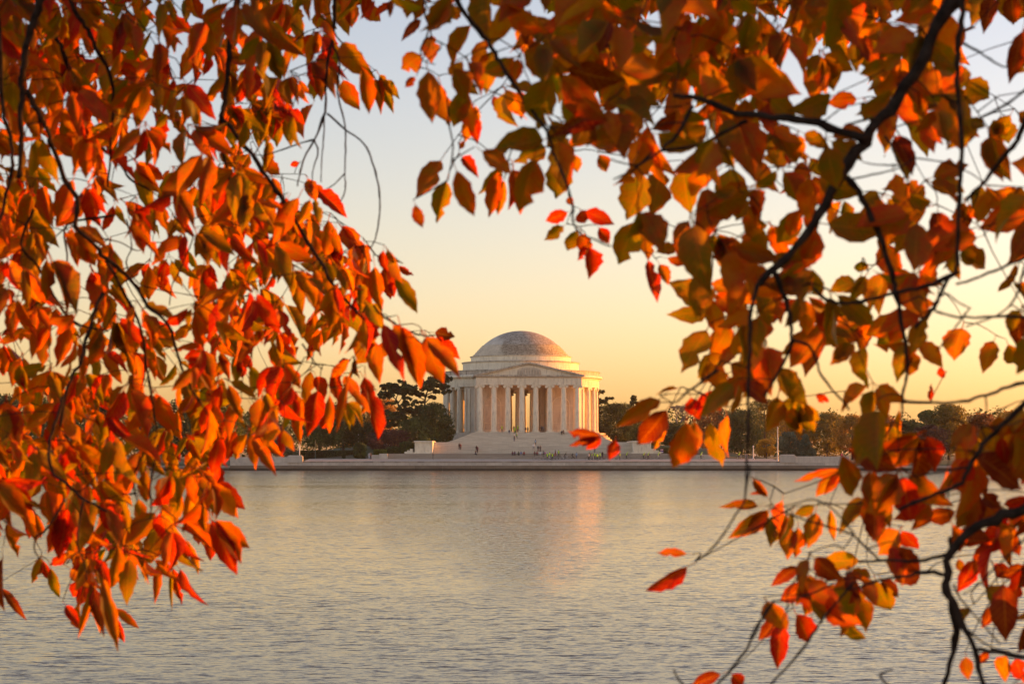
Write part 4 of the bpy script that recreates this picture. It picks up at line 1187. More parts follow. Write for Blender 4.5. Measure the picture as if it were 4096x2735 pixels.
for lab, p, pose, top, legs, sl, rz, head, bag in [
    ('person in yellow vest standing between second and third portico columns', c5(742, 220), 'akimbo', 'vest', 'black', 'black', .3, 'helmet', None),
    ('person in navy top and pale trousers descending the topmost steps', c5(880, 297), 'walk', 'navy', 'lgrey', None, FRONT, 'hair', None),
    ('dark dressed person in the bright doorway, behind two yellow vests', c5(966, 208), 'stand', 'black', 'black', None, BACKW, 'hair', None),
    ('person in yellow vest on the top step below the bright doorway', c5(985, 262), 'stand', 'vest', 'black', 'olive', BACKW, 'helmet', None),
    ('person in yellow vest and dark trousers beside the fourth portico column', c5(1040, 226), 'stand', 'vest', 'black', 'olive', 2.4, 'helmet', None),
    ('person in yellow vest and pale backpack striding up the steps', c5(1018, 350), 'walk', 'vest', 'black', 'black', BACKW + .4, 'helmet', 'lgrey'),
    ('person in yellow helmet and olive jacket climbing the upper steps', c5(975, 406), 'stand', 'olive', 'denim', 'lgrey', BACKW, 'helmet', None),
    ('dark dressed person standing at the foot of the fourth portico column', c5(1183, 248), 'stand', 'black', 'maroon', None, .6, 'hair', None),
    ('person in brown coat against the bright gap beside the fourth column', c5(1226, 246), 'stand', 'brown', 'black', None, -.5, 'hair', None),
    ('tall person in black beside the fifth portico column', c5(1482, 237), 'akimbo', 'black', 'black', None, .2, 'hair', None),
    ('person in dark grey in the shade right behind the tall person in black', c5(1516, 226), 'stand', 'grey', 'black', None, .2, 'hair', None),
    ('person in dark clothes seated on the top step before the seventh column', c5(1862, 262), 'sit', 'black', 'black', None, 0, 'hair', None),
    ('person in dark clothes with bare forearms seated close by the seventh column', c5(1893, 250), 'sit', 'brown', 'black', None, .2, 'long', None),
    ('long haired person in grey blue jacket walking up the middle of the steps', c5(1373, 478), 'stand', 'lblue', 'black', 'grey', BACKW, 'long', None),
    ('person in white top and dark trousers standing mid steps', c5(1338, 556), 'akimbo', 'white', 'denim', None, FRONT, 'hair', None),
    ('person in dark brown coat, taller of the couple low on the steps', c5(1462, 602), 'stand', 'brown', 'black', None, FRONT, 'hair', None),
    ('person in black, shorter of the couple low on the steps', c5(1420, 602), 'stand', 'black', 'maroon', None, .2, 'hair', None),
    ('person in dark suit over white shirt standing alone far down the steps', c5(262, 604), 'stand', 'black', 'black', None, FRONT, 'hair', None),
    ('person in dark red stepping down beside the dark suited person', c5(283, 622), 'walk', 'maroon', 'black', None, -.6, 'hair', None),
    ('person in black crouched on the edge below the dark suited person', c5(245, 648), 'sit', 'black', 'black', 'lgrey', .7, 'hair', None),
    ('person in dark red seated first in the row of five on the ledge', c5(940, 652), 'sit', 'maroon', 'navy', None, 0, 'long', None),
    ('person in purple red seated second in the row of five on the ledge', c5(982, 652), 'sit', 'maroon', 'black', 'blue', 0, 'hair', None),
    ('person in dark green seated in the middle of the row of five on the ledge', c5(1055, 652), 'sit', 'olive', 'black', None, 0, 'long', None),
    ('person in blue jacket seated fourth in the row of five on the ledge', c5(1100, 652), 'sit', 'blue', 'lgrey', None, 0, 'hair', None),
    ('person in bright red jacket seated at the end of the row of five', c5(1157, 652), 'sit', 'red', 'black', None, 0, 'hair', None),
    ('person in maroon seated on the ledge above the first parked bicycle', c5(1355, 652), 'sit', 'maroon', 'black', None, 0, 'long', None),
    ('person in red and black seated on the ledge next to the maroon one', c5(1400, 652), 'sit', 'red', 'black', 'black', 0, 'hair', None),
    ('person in white seated on the ledge below the standing couple', c5(1460, 652), 'sit', 'white', 'lgrey', None, 0, 'long', None),
    ('person in grey seated on the ledge beside a magenta bag', c5(1524, 647), 'sit', 'grey', 'black', None, 0, 'hair', None),
    ('person in dark clothes and yellow vest leading the bicycle group', c5(1597, 746), 'stand', 'vest', 'black', 'black', -.3, 'hair', None),
    ('person in green vest with pale trousers behind the parked bicycles', c5(1636, 728), 'stand', 'vest', 'lgrey', 'lgrey', .3, 'hair', None),
    ('person in khaki among the bicycles between two yellow vests', c5(1664, 746), 'stand', 'khaki', 'denim', None, .4, 'hair', None),
    ('person in yellow vest and black trousers in front of the bicycle group', c5(1690, 748), 'stand', 'vest', 'black', 'black', -.4, 'hair', None),
    ('person in dark red coat standing behind the bicycles at the ledge', c5(1744, 690), 'stand', 'maroon', 'red', 'white', 0, 'hair', None),
    ('person with yellow shirt and black sleeves behind the bicycles', c5(1808, 690), 'stand', 'vest', 'black', 'black', 0, 'hair', None),
    ('person in pale blue jacket standing beside the black pushchair', c5(2143, 727), 'stand', 'lblue', 'denim', None, -.6, 'hair', None),
    ('person in pale grey with dark trousers, first of the second bicycle group', c6(494, 750), 'stand', 'lgrey', 'black', None, .5, 'hair', None),
    ('person in dark brown behind the second bicycle group', c6(512, 735), 'stand', 'brown', 'black', None, .2, 'hair', None),
    ('person in yellow vest bending in the second bicycle group', c6(556, 748), 'phone', 'vest', 'navy', 'navy', RIGHT, 'hair', None),
    ('person in yellow helmet and vest in the middle of the second group', c6(606, 742), 'stand', 'vest', 'black', 'black', -.3, 'helmet', None),
    ('person in the brightest yellow jacket of the second bicycle group', c6(654, 750), 'stand', 'vest', 'black', None, .4, 'hair', None),
    ('person in pale yellow vest with white sleeves at the end of the second group', c6(706, 738), 'stand', 'vest', 'black', 'white', .4, 'hair', None),
    ('person in black half hidden by the round red leaf', c6(750, 712), 'stand', 'black', 'black', None, .1, 'hair', None),
    ('person in grey standing on the steps above the second bicycle group', c6(605, 622), 'stand', 'grey', 'denim', 'maroon', 0, 'hair', None),
    ('person in orange vest with red bag standing alone beyond the red leaf', c6(1078, 750), 'stand', 'vest', 'black', 'orange', RIGHT, 'hair', 'red'),
    ('woman in black looking at a phone on the plaza by the end block', (1732, 1836.5), 'phone', 'black', 'black', None, RIGHT, 'long', None),
    ('person in pale top and jeans, half of the strolling couple by the granite wall', (1477, 1837), 'stand', 'lgrey', 'lblue', None, 2.8, 'hair', None),
    ('person in brown jacket, half of the strolling couple by the granite wall', (1482.5, 1837), 'stand', 'brown', 'navy', None, -2.8, 'hair', None),
    ('person in dark coat, one of a pair high on the staircase edge', (1837, 1798.5), 'stand', 'black', 'black', None, -.4, 'hair', None),
    ('person in reddish jacket, one of a pair high on the staircase edge', (1842.5, 1800), 'stand', 'maroon', 'black', None, .5, 'long', None)]:
    ps = spot(*p)
    if pose == 'sit' and ps.y > 504: ps = Vector((ps.x, ps.y - .1, ps.z - .30))
    elif pose == 'sit': ps = Vector((ps.x, 504.9, 3.62))
    person(lab, ps, pose, top, legs, sl, rz, head, prng.uniform(.96, 1.05), bag, GP)
def lawnspot(px, py, D): return at(px, py, D)
person('person in yellow vest and dark trousers on the lawn path at the shaded end', at(873, 1857, 491.2), 'walk', 'vest', 'navy', 'grey', -.7, 'hair', 1.0)
person('person in navy walking behind the yellow vested person on the lawn path', at(877, 1856.6, 491.9), 'walk', 'navy', 'denim', None, -.7, 'hair', 1.02)
person('person in white walking past the pale post on the lawn', at(3019, 1838.5, 497), 'walk', 'white', 'navy', None, RIGHT, 'hair', 1.0)
person('person in a bright pink jacket behind the sunlit parapet', at(3367, 1838, 494), 'walk', 'pink', 'black', None, RIGHT, 'hair', 1.0)
person('taller of two dark figures on the bank under the hanging orange leaf', at(3694, 1853.5, 496), 'stand', 'black', 'black', None, 0, 'hair', 1.02)
person('shorter of two dark figures on the bank under the hanging orange leaf', at(3704, 1853.5, 496), 'stand', 'grey', 'black', None, 0, 'hair', .95)

# ------------------------------------------------------------------ bicycles
WHEEL = MB()
ringp = [(.33 * math.cos(2 * math.pi * k / 20), 0, .33 + .33 * math.sin(2 * math.pi * k / 20)) for k in range(21)]
WHEEL.tube(ringp, .022, 5, 0, False)
WHEEL = WHEEL.mesh('wheel', True)
SPOKES = MB()
for k in range(10):
    a = 2 * math.pi * k / 10
    SPOKES.tube([(.03 * math.cos(a), 0, .33 + .03 * math.sin(a)), (.32 * math.cos(a + .2), 0, .33 + .32 * math.sin(a + .2))], .004, 3)
SPOKES.tube([(0, -.05, .33), (0, .05, .33)], .03, 8)
SPOKES = SPOKES.mesh('spokes', True)
FR = MB()
H_, S_, B_, A_, T_ = Vector((.38, 0, .92)), Vector((-.18, 0, .82)), Vector((0, 0, .28)), Vector((-.52, 0, .33)), Vector((.42, 0, .78))
for a, b, r in ((S_, H_, .017), (B_, T_, .02), (B_, S_ + Vector((-.03, 0, .1)), .017), (B_ + Vector((0, .04, 0)), A_ + Vector((0, .05, 0)), .011), (B_ - Vector((0, .04, 0)), A_ - Vector((0, .05, 0)), .011), (S_, A_ + Vector((0, .05, 0)), .009), (S_, A_ - Vector((0, .05, 0)), .009), (H_ + Vector((-.02, 0, .06)), T_, .02),
                (T_, Vector((.55, .045, .33)), .013), (T_, Vector((.55, -.045, .33)), .013)):
    FR.tube([a, b], r, 6)
FR = FR.mesh('frame', True)
BARS = MB().tube([(.36, 0, .98), (.40, 0, 1.06)], .014, 6).tube([(.30, -.30, 1.06), (.40, -.2, 1.07), (.40, .2, 1.07), (.30, .30, 1.06)], .013, 6).mesh('handlebar', True)
SADD = MB().tube([(-.36, 0, .97), (-.26, 0, .985), (-.08, 0, .97)], [.075, .065, .02], 8).tube([(-.21, 0, .9), (-.21, 0, .97)], .014, 6).mesh('saddle', True)
CRANK = MB().prism([(.09 * math.cos(2 * math.pi * k / 16), .28 + .09 * math.sin(2 * math.pi * k / 16)) for k in range(16)], -.06, -.05).tube([(0, -.07, .28), (.12, -.07, .16)], .011, 5).tube([(0, .07, .28), (-.12, .07, .40)], .011, 5).box(.07, .17, -.15, -.07, .145, .165).box(-.17, -.07, .07, .15, .395, .415).mesh('crank', True)
for me in (WHEEL, SPOKES, BARS, SADD, CRANK): me.materials.append(M['black'] if me is not SPOKES else plain_cached('spoke_steel', (.45, .45, .45), .4))
FR.materials.append(None)
def bicycle(label, pos, col, rz=0.0, lean=0.0):
    o = empty('bicycle', pos, rz); o.rotation_euler = (lean, 0, rz)
    tag(o, label, 'bicycle', 'bicycles on the plaza')
    f = link('frame', FR, parent=o)
    f.material_slots[0].link = 'OBJECT'; f.material_slots[0].material = plain_cached('bike_' + col, CLO[col] if col in CLO else (.3, .3, .3), .4)
    for x in (-.52, .55):
        wv = link('wheel', WHEEL, parent=o); wv.location = (x, 0, 0)
        link('spokes', SPOKES, parent=wv)
    for nm, me in (('handlebar', BARS), ('saddle', SADD), ('crank', CRANK)): link(nm, me, parent=o)
    return o
def rider(blabel, plabel, px, py, col, top, sleeve, D=None, head='helmet', legs='black'):
    D = D or stair_spot(py)[0]
    b = at(px, py, D); b.z = plaza_z(D)
    bicycle(blabel, b, col)
    p = person(plabel, b + Vector((-.24, 0, 0.05)), 'ride', top, legs, sleeve, RIGHT, head, 1.0)
for lab, p, col, rz in [
    ('pale city bicycle parked first in the row below the seated people', c5(1378, 745), 'lgrey', 0), ('pale bicycle parked second in the row below the seated people', c5(1490, 745), 'lgrey', math.pi),
    ('dark bicycle parked third in the row, beside the first yellow vest', c5(1545, 746), 'grey', 0.1), ('bicycle with white frame between the two leading yellow vests', c5(1640, 747), 'white', 0), ('bicycle just past the foremost yellow vest, blue frame', c5(1742, 746), 'blue', 0.2),
    ('dark bicycle behind the blue framed one', c5(1800, 744), 'grey', 0), ('white bicycle last in the parked row before the rider', c5(1858, 744), 'white', -.2),
    ('dark bicycle at the start of the second group', c6(490, 748), 'black', 0.15), ('white bicycle in the middle of the second group', c6(545, 748), 'white', 0), ('black bicycle below the brightest yellow jacket', c6(625, 748), 'black', .1), ('grey bicycle at the end of the second group', c6(695, 748), 'grey', 0), ('bicycle half hidden by the round red leaf', c6(780, 748), 'red', 0), ('pale bicycle just beyond the round red leaf', c6(1010, 748), 'lgrey', 0)]:
    D, z = stair_spot(p[1]); bicycle(lab, Vector(((p[0] - 2048) / F * D, D, z)), col, rz)
rider('white bicycle ridden off beside the pushchair', 'person in dark jacket riding the white bicycle next to the pushchair', *c5(1938, 738), 'white', 'black', 'black', head='hair')
rider('bicycle ridden alone past the round red leaf', 'person in yellow vest riding alone past the round red leaf', *c6(1214, 737), 'grey', 'vest', 'black')
rider('bicycle of the first of three riders near the banner', 'person in yellow vest, first of three riders near the banner', *c6(1535, 737), 'black', 'vest', 'orange')
rider('red bicycle in the middle of three riders near the banner', 'person in yellow vest on the red bicycle in the middle of three riders', *c6(1620, 738), 'red', 'vest', 'black')
rider('bicycle of the last of three riders, right below the banner', 'person in green vest, last of three riders right below the banner', *c6(1810, 737), 'grey', 'vest', 'black', legs='lgrey')
rider('bicycle in the gap between hanging orange leaves', 'person in white helmet and yellow vest riding between hanging orange leaves', 2806, 1837, 'grey', 'vest', 'white')
rider('bicycle near the pale utility cabinet', 'person in yellow vest riding near the pale utility cabinet', 2958, 1837, 'white', 'vest', 'grey')

def pushchair(px, py):
    D, z = stair_spot(py)
    o = tag(empty('pushchair', ((px - 2048) / F * D, D, z)), 'black pushchair standing on the plaza beside the pale blue jacket', 'pushchair')
    bk = plain_cached('pushchair_cloth', (.02, .02, .024), .9)
    MB().prism([(-.25, .42), (.22, .38), (.28, .50), (-.10, .58), (-.28, 1.02), (-.38, 1.0)], -.23, .23).build('seat', bk, o)
    MB().tube([(-.32, 0, 1.0), (-.12, 0, 1.12), (.10, 0, 1.02)], [.05, .25, .05], 8).build('hood', bk, o)
    for s in (-.25, .25):
        MB().tube([(.30, s, .12), (-.15, s, .55), (-.50, s, 1.02)], .014, 6).build('frame_bar', M['black'], o)
        MB().tube([(-.32, s, .12), (.05, s, .50)], .014, 6).build('frame_bar', M['black'], o)
        for x in (.30, -.32):
            MB().prism([(x + .12 * math.cos(2 * math.pi * k / 12), .12 + .12 * math.sin(2 * math.pi * k / 12)) for k in range(12)], s - .02, s + .02).build('wheel', M['black'], o)
    MB().tube([(-.50, -.25, 1.02), (-.52, 0, 1.04), (-.50, .25, 1.02)], .016, 6).build('handle', M['black'], o)
pushchair(*c5(2078, 722))
bg_ = spot(*c5(1552, 648)); bg_ = Vector((bg_.x, 505.6, 4.112))
tb = tag(empty('bag', bg_), 'small magenta bag on the ledge next to the seated person in grey', 'bag')
MB().bbox(-.22, .22, -.12, .12, 0, .24, .05).build('bag_body', cloth('pink'), tb)
MB().tube([(-.12, 0, .22), (-.1, 0, .36), (.1, 0, .36), (.12, 0, .22)], .012, 6).build('handle', cloth('pink'), tb)

# ------------------------------------------------------------------ the two cherry trees that frame the view
def leaf_mat():
    m, t, p, N, L = newmat('cherry_leaf')
    ta = N.new('ShaderNodeAttribute'); ta.attribute_name = 'tint'
    tb = N.new('ShaderNodeAttribute'); tb.attribute_name = 'tint2'
    uv = N.new('ShaderNodeAttribute'); uv.attribute_name = 'leafuv'
    sx = N.new('ShaderNodeSeparateXYZ'); L.new(uv.outputs['Vector'], sx.inputs[0])
    u = math_n(N, L, 'ABSOLUTE', sx.outputs[0]); v = sx.outputs[1]
    # autumn colour creeps in from the margin in blotches
    cx = N.new('ShaderNodeCombineXYZ')
    oi = N.new('ShaderNodeObjectInfo')
    L.new(sx.outputs[0], cx.inputs[0]); L.new(math_n(N, L, 'MULTIPLY', v, 3.0), cx.inputs[1])
    L.new(math_n(N, L, 'MULTIPLY_ADD', oi.outputs['Random'], 40.0, sx.outputs[2]), cx.inputs[2])
    bl = noise(N, L, cx.outputs[0], 1.3, 5, 0.6)
    f = math_n(N, L, 'MULTIPLY_ADD', u, 0.35, math_n(N, L, 'MULTIPLY_ADD', bl, 3.0, -1.25))
    f = math_n(N, L, 'MINIMUM', math_n(N, L, 'MAXIMUM', f, 0.0), 1.0)
    col = mixc(N, L, f, ta.outputs[0], tb.outputs[0])
    # brown specks
    sp = noise(N, L, cx.outputs[0], 9.0, 2, 0.5)
    col = mixc(N, L, math_n(N, L, 'MULTIPLY', ramp(N, L, sp, [(.66, (0, 0, 0)), (.72, (1, 1, 1))]), .7), col, (.05, .02, .008))
    # midrib and side veins
    mid = math_n(N, L, 'LESS_THAN', u, 0.035)
    ph = math_n(N, L, 'MULTIPLY_ADD', u, -0.22, v)
    wv = math_n(N, L, 'FRACT', math_n(N, L, 'MULTIPLY', ph, 9.0))
    vein = math_n(N, L, 'LESS_THAN', wv, 0.10)
    vf = math_n(N, L, 'MAXIMUM', math_n(N, L, 'MULTIPLY', mid, .75), math_n(N, L, 'MULTIPLY', vein, .42))
    colv = mixc(N, L, vf, col, (.42, .20, .05))
    dif = mixc(N, L, 1.0, colv, (.42, .42, .42), 'MULTIPLY')
    L.new(dif, p.inputs['Base Color'])
    p.inputs['Roughness'].default_value = 0.42
    p.inputs['Specular IOR Level'].default_value = 0.35
    bump(N, L, p, vf, 0.25, 0.001)
    tl = N.new('ShaderNodeBsdfTranslucent')
    hs = N.new('ShaderNodeHueSaturation'); hs.inputs['Saturation'].default_value = 1.12; hs.inputs['Value'].default_value = LEAF_T
    L.new(colv, hs.inputs['Color']); L.new(hs.outputs[0], tl.inputs[0])
    ms = N.new('ShaderNodeMixShader'); ms.inputs[0].default_value = 0.74
    L.new(p.outputs[0], ms.inputs[1]); L.new(tl.outputs[0], ms.inputs[2])
    L.new(ms.outputs[0], N['Material Output'].inputs[0])
    return m
LEAF_T = 1.6
M['leaf'] = leaf_mat()
PAL = {   # main colour, colour of the margin blotches
    'o': ((.31, .125, .010), (.44, .050, .008)), 'y': ((.44, .21, .012), (.44, .10, .010)), 'r': ((.38, .045, .010), (.32, .012, .010)),
    'v': ((.15, .150, .012), (.27, .120, .010)), 'b': ((.22, .130, .010), (.32, .070, .010)), 'k': ((.20, .050, .010), (.13, .016, .008)),
}
lr = random.Random(2024)
def leaf_shape(seed, fold, curl, nib, droop):
    """one leaf: two rows of faces either side of the midrib, toothed and sometimes gnawed margin, and a stalk"""
    rr = random.Random(seed)
    vv = [0, .06, .16, .27, .39, .51, .63, .74, .84, .92, 1.0]
    ww = [.03, .36, .74, .93, 1.0, .97, .84, .64, .40, .17, .0]
    V, UV, Fc = [], [], []
    twist = rr.uniform(-.6, .6); bend = rr.uniform(-.18, .18); wave = rr.uniform(0, 6.28); hook = rr.choice((0, 0, .25, .45))
    bite = rr.choice((3, 4, 5, 6)) if nib else 99
    for i, (v, w_) in enumerate(zip(vv, ww)):
        wl, wr = w_ * (1 + (.07 if i % 2 else -.06) + rr.uniform(-.06, .05)), w_ * (1 + (-.06 if i % 2 else .07) + rr.uniform(-.06, .05))
        if i == bite: wl *= rr.uniform(.35, .6)
        if nib and i == 8: wr *= rr.uniform(.4, .8)
        zc = -curl * v * v - hook * max(0, v - .6) ** 2; yy = v - .12 * abs(curl) * v * v
        for u, ww_ in ((-1, wl), (0, 0), (1, wr)):
            x = .5 * (ww_ if u > 0 else -ww_)
            a = twist * (v - .3)
            z = zc + abs(x) * fold + x * math.sin(a) + (.025 * math.sin(wave + v * 9 + u * 1.7) if u else 0)
            V.append(((x * math.cos(a) if fold < .6 else x * .9) + bend * (v * v - .4 * v), yy, z)); UV.append((u, v))
    for i in range(len(vv) - 1):
        for k in range(2):
            Fc.append((i * 3 + k, i * 3 + k + 1, (i + 1) * 3 + k + 1, (i + 1) * 3 + k))
    n0 = len(V)
    for q, (y, z) in enumerate(((0.02, 0), (-.20, .055))):
        for a in (0, 2.1, 4.2):
            V.append((.012 * math.cos(a) * 2, y, z + .012 * math.sin(a))); UV.append((0, 0))
    for k in range(3):
        l = (k + 1) % 3
        Fc.append((n0 + k, n0 + l, n0 + 3 + l, n0 + 3 + k))
    return np.array(V), np.array(UV), Fc
SHAPES = [leaf_shape(i, f, c, nb, 0) for i, (f, c, nb) in enumerate([(.18, .10, 0), (.35, .18, 0), (.55, .12, 0), (.25, -.12, 1), (.12, .28, 0), (.7, .2, 0), (.3, .05, 1), (.2, .35, 0), (.45, -.08, 0), (.1, .05, 1), (.4, .25, 1), (.22, .15, 0), (.6, .3, 1), (.3, .4, 0)])]

# foliage density read off the photograph: one digit per 100 px cell (9 = closed, 0 = open)
GRID = """
99999864678869965547966598688876999788557
99999867989877302567889997899996678689534
99988885896787614575696999979897678999624
88888995798887863785577689789798754688961
88999997689731110764776879579998633789943
87899668786830000034768989999998666578835
77788667685110000005858469887797565474375
98757679998420003444555007869877996683476
99857867999962004566512318548855886855698
88753485999999500000001347658797846889865
88347378798689941000000311356868824768664
78677666698599982000000001279988867986226
89768665997789852000000000155887998695114
88889986898887886220000000057885898763534
76778787985633767630000000058986636556446
68997558969875611300000000016987516511002
78897877859989920000000001356467545510023
98899968879753220000000224676332418974888
99999988854000000000000001033110248777898
86898679831000000000000000000130437778887
88999789860000000000000000001456669888788
76889887850000000000000000000348624862978
32789897440000000000000000120004484762667
12488554110000000000000001200017999532557
21386121000000000000000000000046899612348
00034100000000000000000000000054536102337
00002000000000000000000000000021100002346
00000000000000000000000000012110001001126
""".split()
COV = [0, 0, 0, .14, .26, .38, .52, .66, .84, 1.0]
CR = dict(A=(0, 0, 1.742), B=(1000, 0, 1.742), C=(2000, 0, 1.742), D=(3000, 0, 1.742), E=(0, 900, 1.742), F=(1000, 900, 1.742), G=(2000, 900, 1.742), H=(3000, 900, 1.742),
          I=(0, 1800, 1.677), K=(1000, 1800, 1.677), L=(2000, 1800, 1.677), J=(3000, 1800, 1.677), Y=(2300, 1450, 2.349), Z=(800, 1400, 2.349), W=(2250, 1680, 4.698), P=(0, 0, 1))
def cp(c, x, y):
    ox, oy, s = CR[c]; return ox + x / s, oy + y / s
def cpts(c, *v): return [cp(c, v[i], v[i + 1]) for i in range(0, len(v), 2)]

# main branches followed in the photograph: pixels, distance at both ends, radius at both ends
LIMB_L = [
    (cpts('A', 300, -60, 255, 100, 205, 230, 170, 400, 158, 560, 150, 700, 150, 900, 148, 1050, 130, 1250), 4.6, 4.7, .0088, .005),
    (cpts('A', 460, -60, 540, 110, 610, 210, 690, 370, 760, 500, 785, 660, 785, 850, 765, 1100, 750, 1300), 5.0, 5.2, .006, .0028),
    (cpts('A', 1680, -60, 1640, 60, 1612, 200, 1598, 400, 1575, 640, 1545, 820), 5.3, 5.2, .008, .006),
    (cpts('A', 1545, 820, 1680, 980, 1800, 1150, 1900, 1290) + [(1150, 830), (1215, 940)] + cpts('F', 500, 270, 580, 420, 700, 560, 800, 660, 900, 720), 5.2, 5.0, .006, .0026),
    (cpts('A', 1545, 820, 1525, 950, 1560, 1100, 1600, 1250, 1622, 1400, 1615, 1540), 5.2, 5.3, .0045, .0025),
    (cpts('F', 860, 560, 920, 630, 1000, 680, 1100, 740, 1220, 772, 1290, 768), 5.0, 4.9, .0028, .0018),
    (cpts('A', 330, 120, 420, 320, 480, 480, 520, 650, 590, 840, 680, 1000, 840, 1150, 900, 1240, 1050, 1330), 5.6, 5.7, .006, .003),
    (cpts('A', 180, 640, 230, 720, 290, 830, 330, 920, 380, 1050, 450, 1250, 540, 1390) + cpts('E', 530, 0, 650, 130, 730, 230, 850, 320, 960, 440, 1030, 570, 1170, 690, 1240, 900, 1290, 1060, 1400, 1240), 4.8, 5.0, .007, .003),
    (cpts('E', 740, 250, 850, 450, 940, 620, 1000, 800, 1015, 950, 1050, 1150, 1085, 1380), 5.0, 5.2, .0045, .0025),
    (cpts('A', 800, 1500) + cpts('E', 470, 0, 465, 200, 470, 400, 465, 600), 5.3, 5.4, .003, .002),
    (cpts('A', 20, 800, 70, 950, 90, 1150, 40, 1350, 10, 1500, -60, 1650), 4.7, 4.7, .005, .003),
    (cpts('A', 230, 1460) + cpts('E', 150, 130, 270, 300, 350, 450, 460, 620, 560, 700, 760, 740), 5.2, 5.3, .0045, .0025),
    (cpts('E', 720, 470, 640, 650, 600, 800, 560, 960, 500, 1060, 450, 1200, 420, 1400), 4.9, 4.8, .0055, .003),
    (cpts('E', 440, 1200, 380, 1400, 340, 1540) + cpts('I', 350, 140, 450, 230, 540, 310, 600, 350, 720, 410), 4.8, 4.6, .004, .0028),
    (cpts('I', 560, 330, 540, 440, 520, 620, 545, 700, 575, 800, 580, 870), 4.6, 4.6, .003, .0015),
    (cpts('I', 1000, -60, 960, 30, 905, 140, 900, 260, 920, 340), 5.0, 5.0, .0028, .0014),
    (cpts('I', 1060, -40, 1010, 230, 1015, 350, 1010, 460), 5.0, 5.0, .0028, .0014),
    (cpts('I', 430, 330, 400, 400, 300, 540, 245, 580, 230, 670, 290, 740), 4.6, 4.6, .003, .0014),
    (cpts('B', 590, -60, 585, 160, 570, 300, 540, 430, 530, 600, 520, 780, 450, 970, 380, 1100, 345, 1220, 330, 1300), 5.2, 5.2, .0045, .0016),
    (cpts('B', 540, 790, 660, 900, 790, 1000, 850, 1130, 890, 1270, 905, 1400, 895, 1550) + cpts('F', 895, 0, 875, 90, 840, 170), 5.2, 5.2, .0026, .0016),
    (cpts('B', 570, 310, 625, 430, 610, 600, 620, 700, 660, 880, 665, 1050, 660, 1210, 665, 1320, 630, 1410), 5.2, 5.2, .0026, .0015),
    (cpts('B', 450, 970, 320, 1010, 200, 1050, 100, 1080, 30, 1080), 5.2, 5.3, .0022, .0012),
    (cpts('B', 520, 780, 515, 950, 500, 1100, 495, 1270), 5.2, 5.2, .002, .0013),
    (cpts('B', 450, 980, 475, 1060, 440, 1180, 430, 1290), 5.2, 5.2, .002, .0013),
    (cpts('B', 660, 1210, 580, 1290, 530, 1320), 5.2, 5.2, .0018, .0012),
    (cpts('E', 1210, -60, 1320, 60, 1340, 110, 1240, 340, 1200, 420, 1180, 560), 5.3, 5.4, .002, .0014),
    (cpts('E', 880, -40, 920, 150, 880, 260, 960, 400, 1100, 450, 1280, 480), 5.3, 5.4, .002, .0012),
    (cpts('E', 690, 90, 830, 120, 960, 180, 1000, 140), 5.3, 5.4, .002, .0012),
    (cpts('Z', 960, -60, 1040, 60, 1080, 120, 1150, 180), 5.1, 5.1, .002, .0012),
    (cpts('Z', 1440, 60, 1470, 140, 1450, 220), 5.0, 5.0, .002, .0012),
]
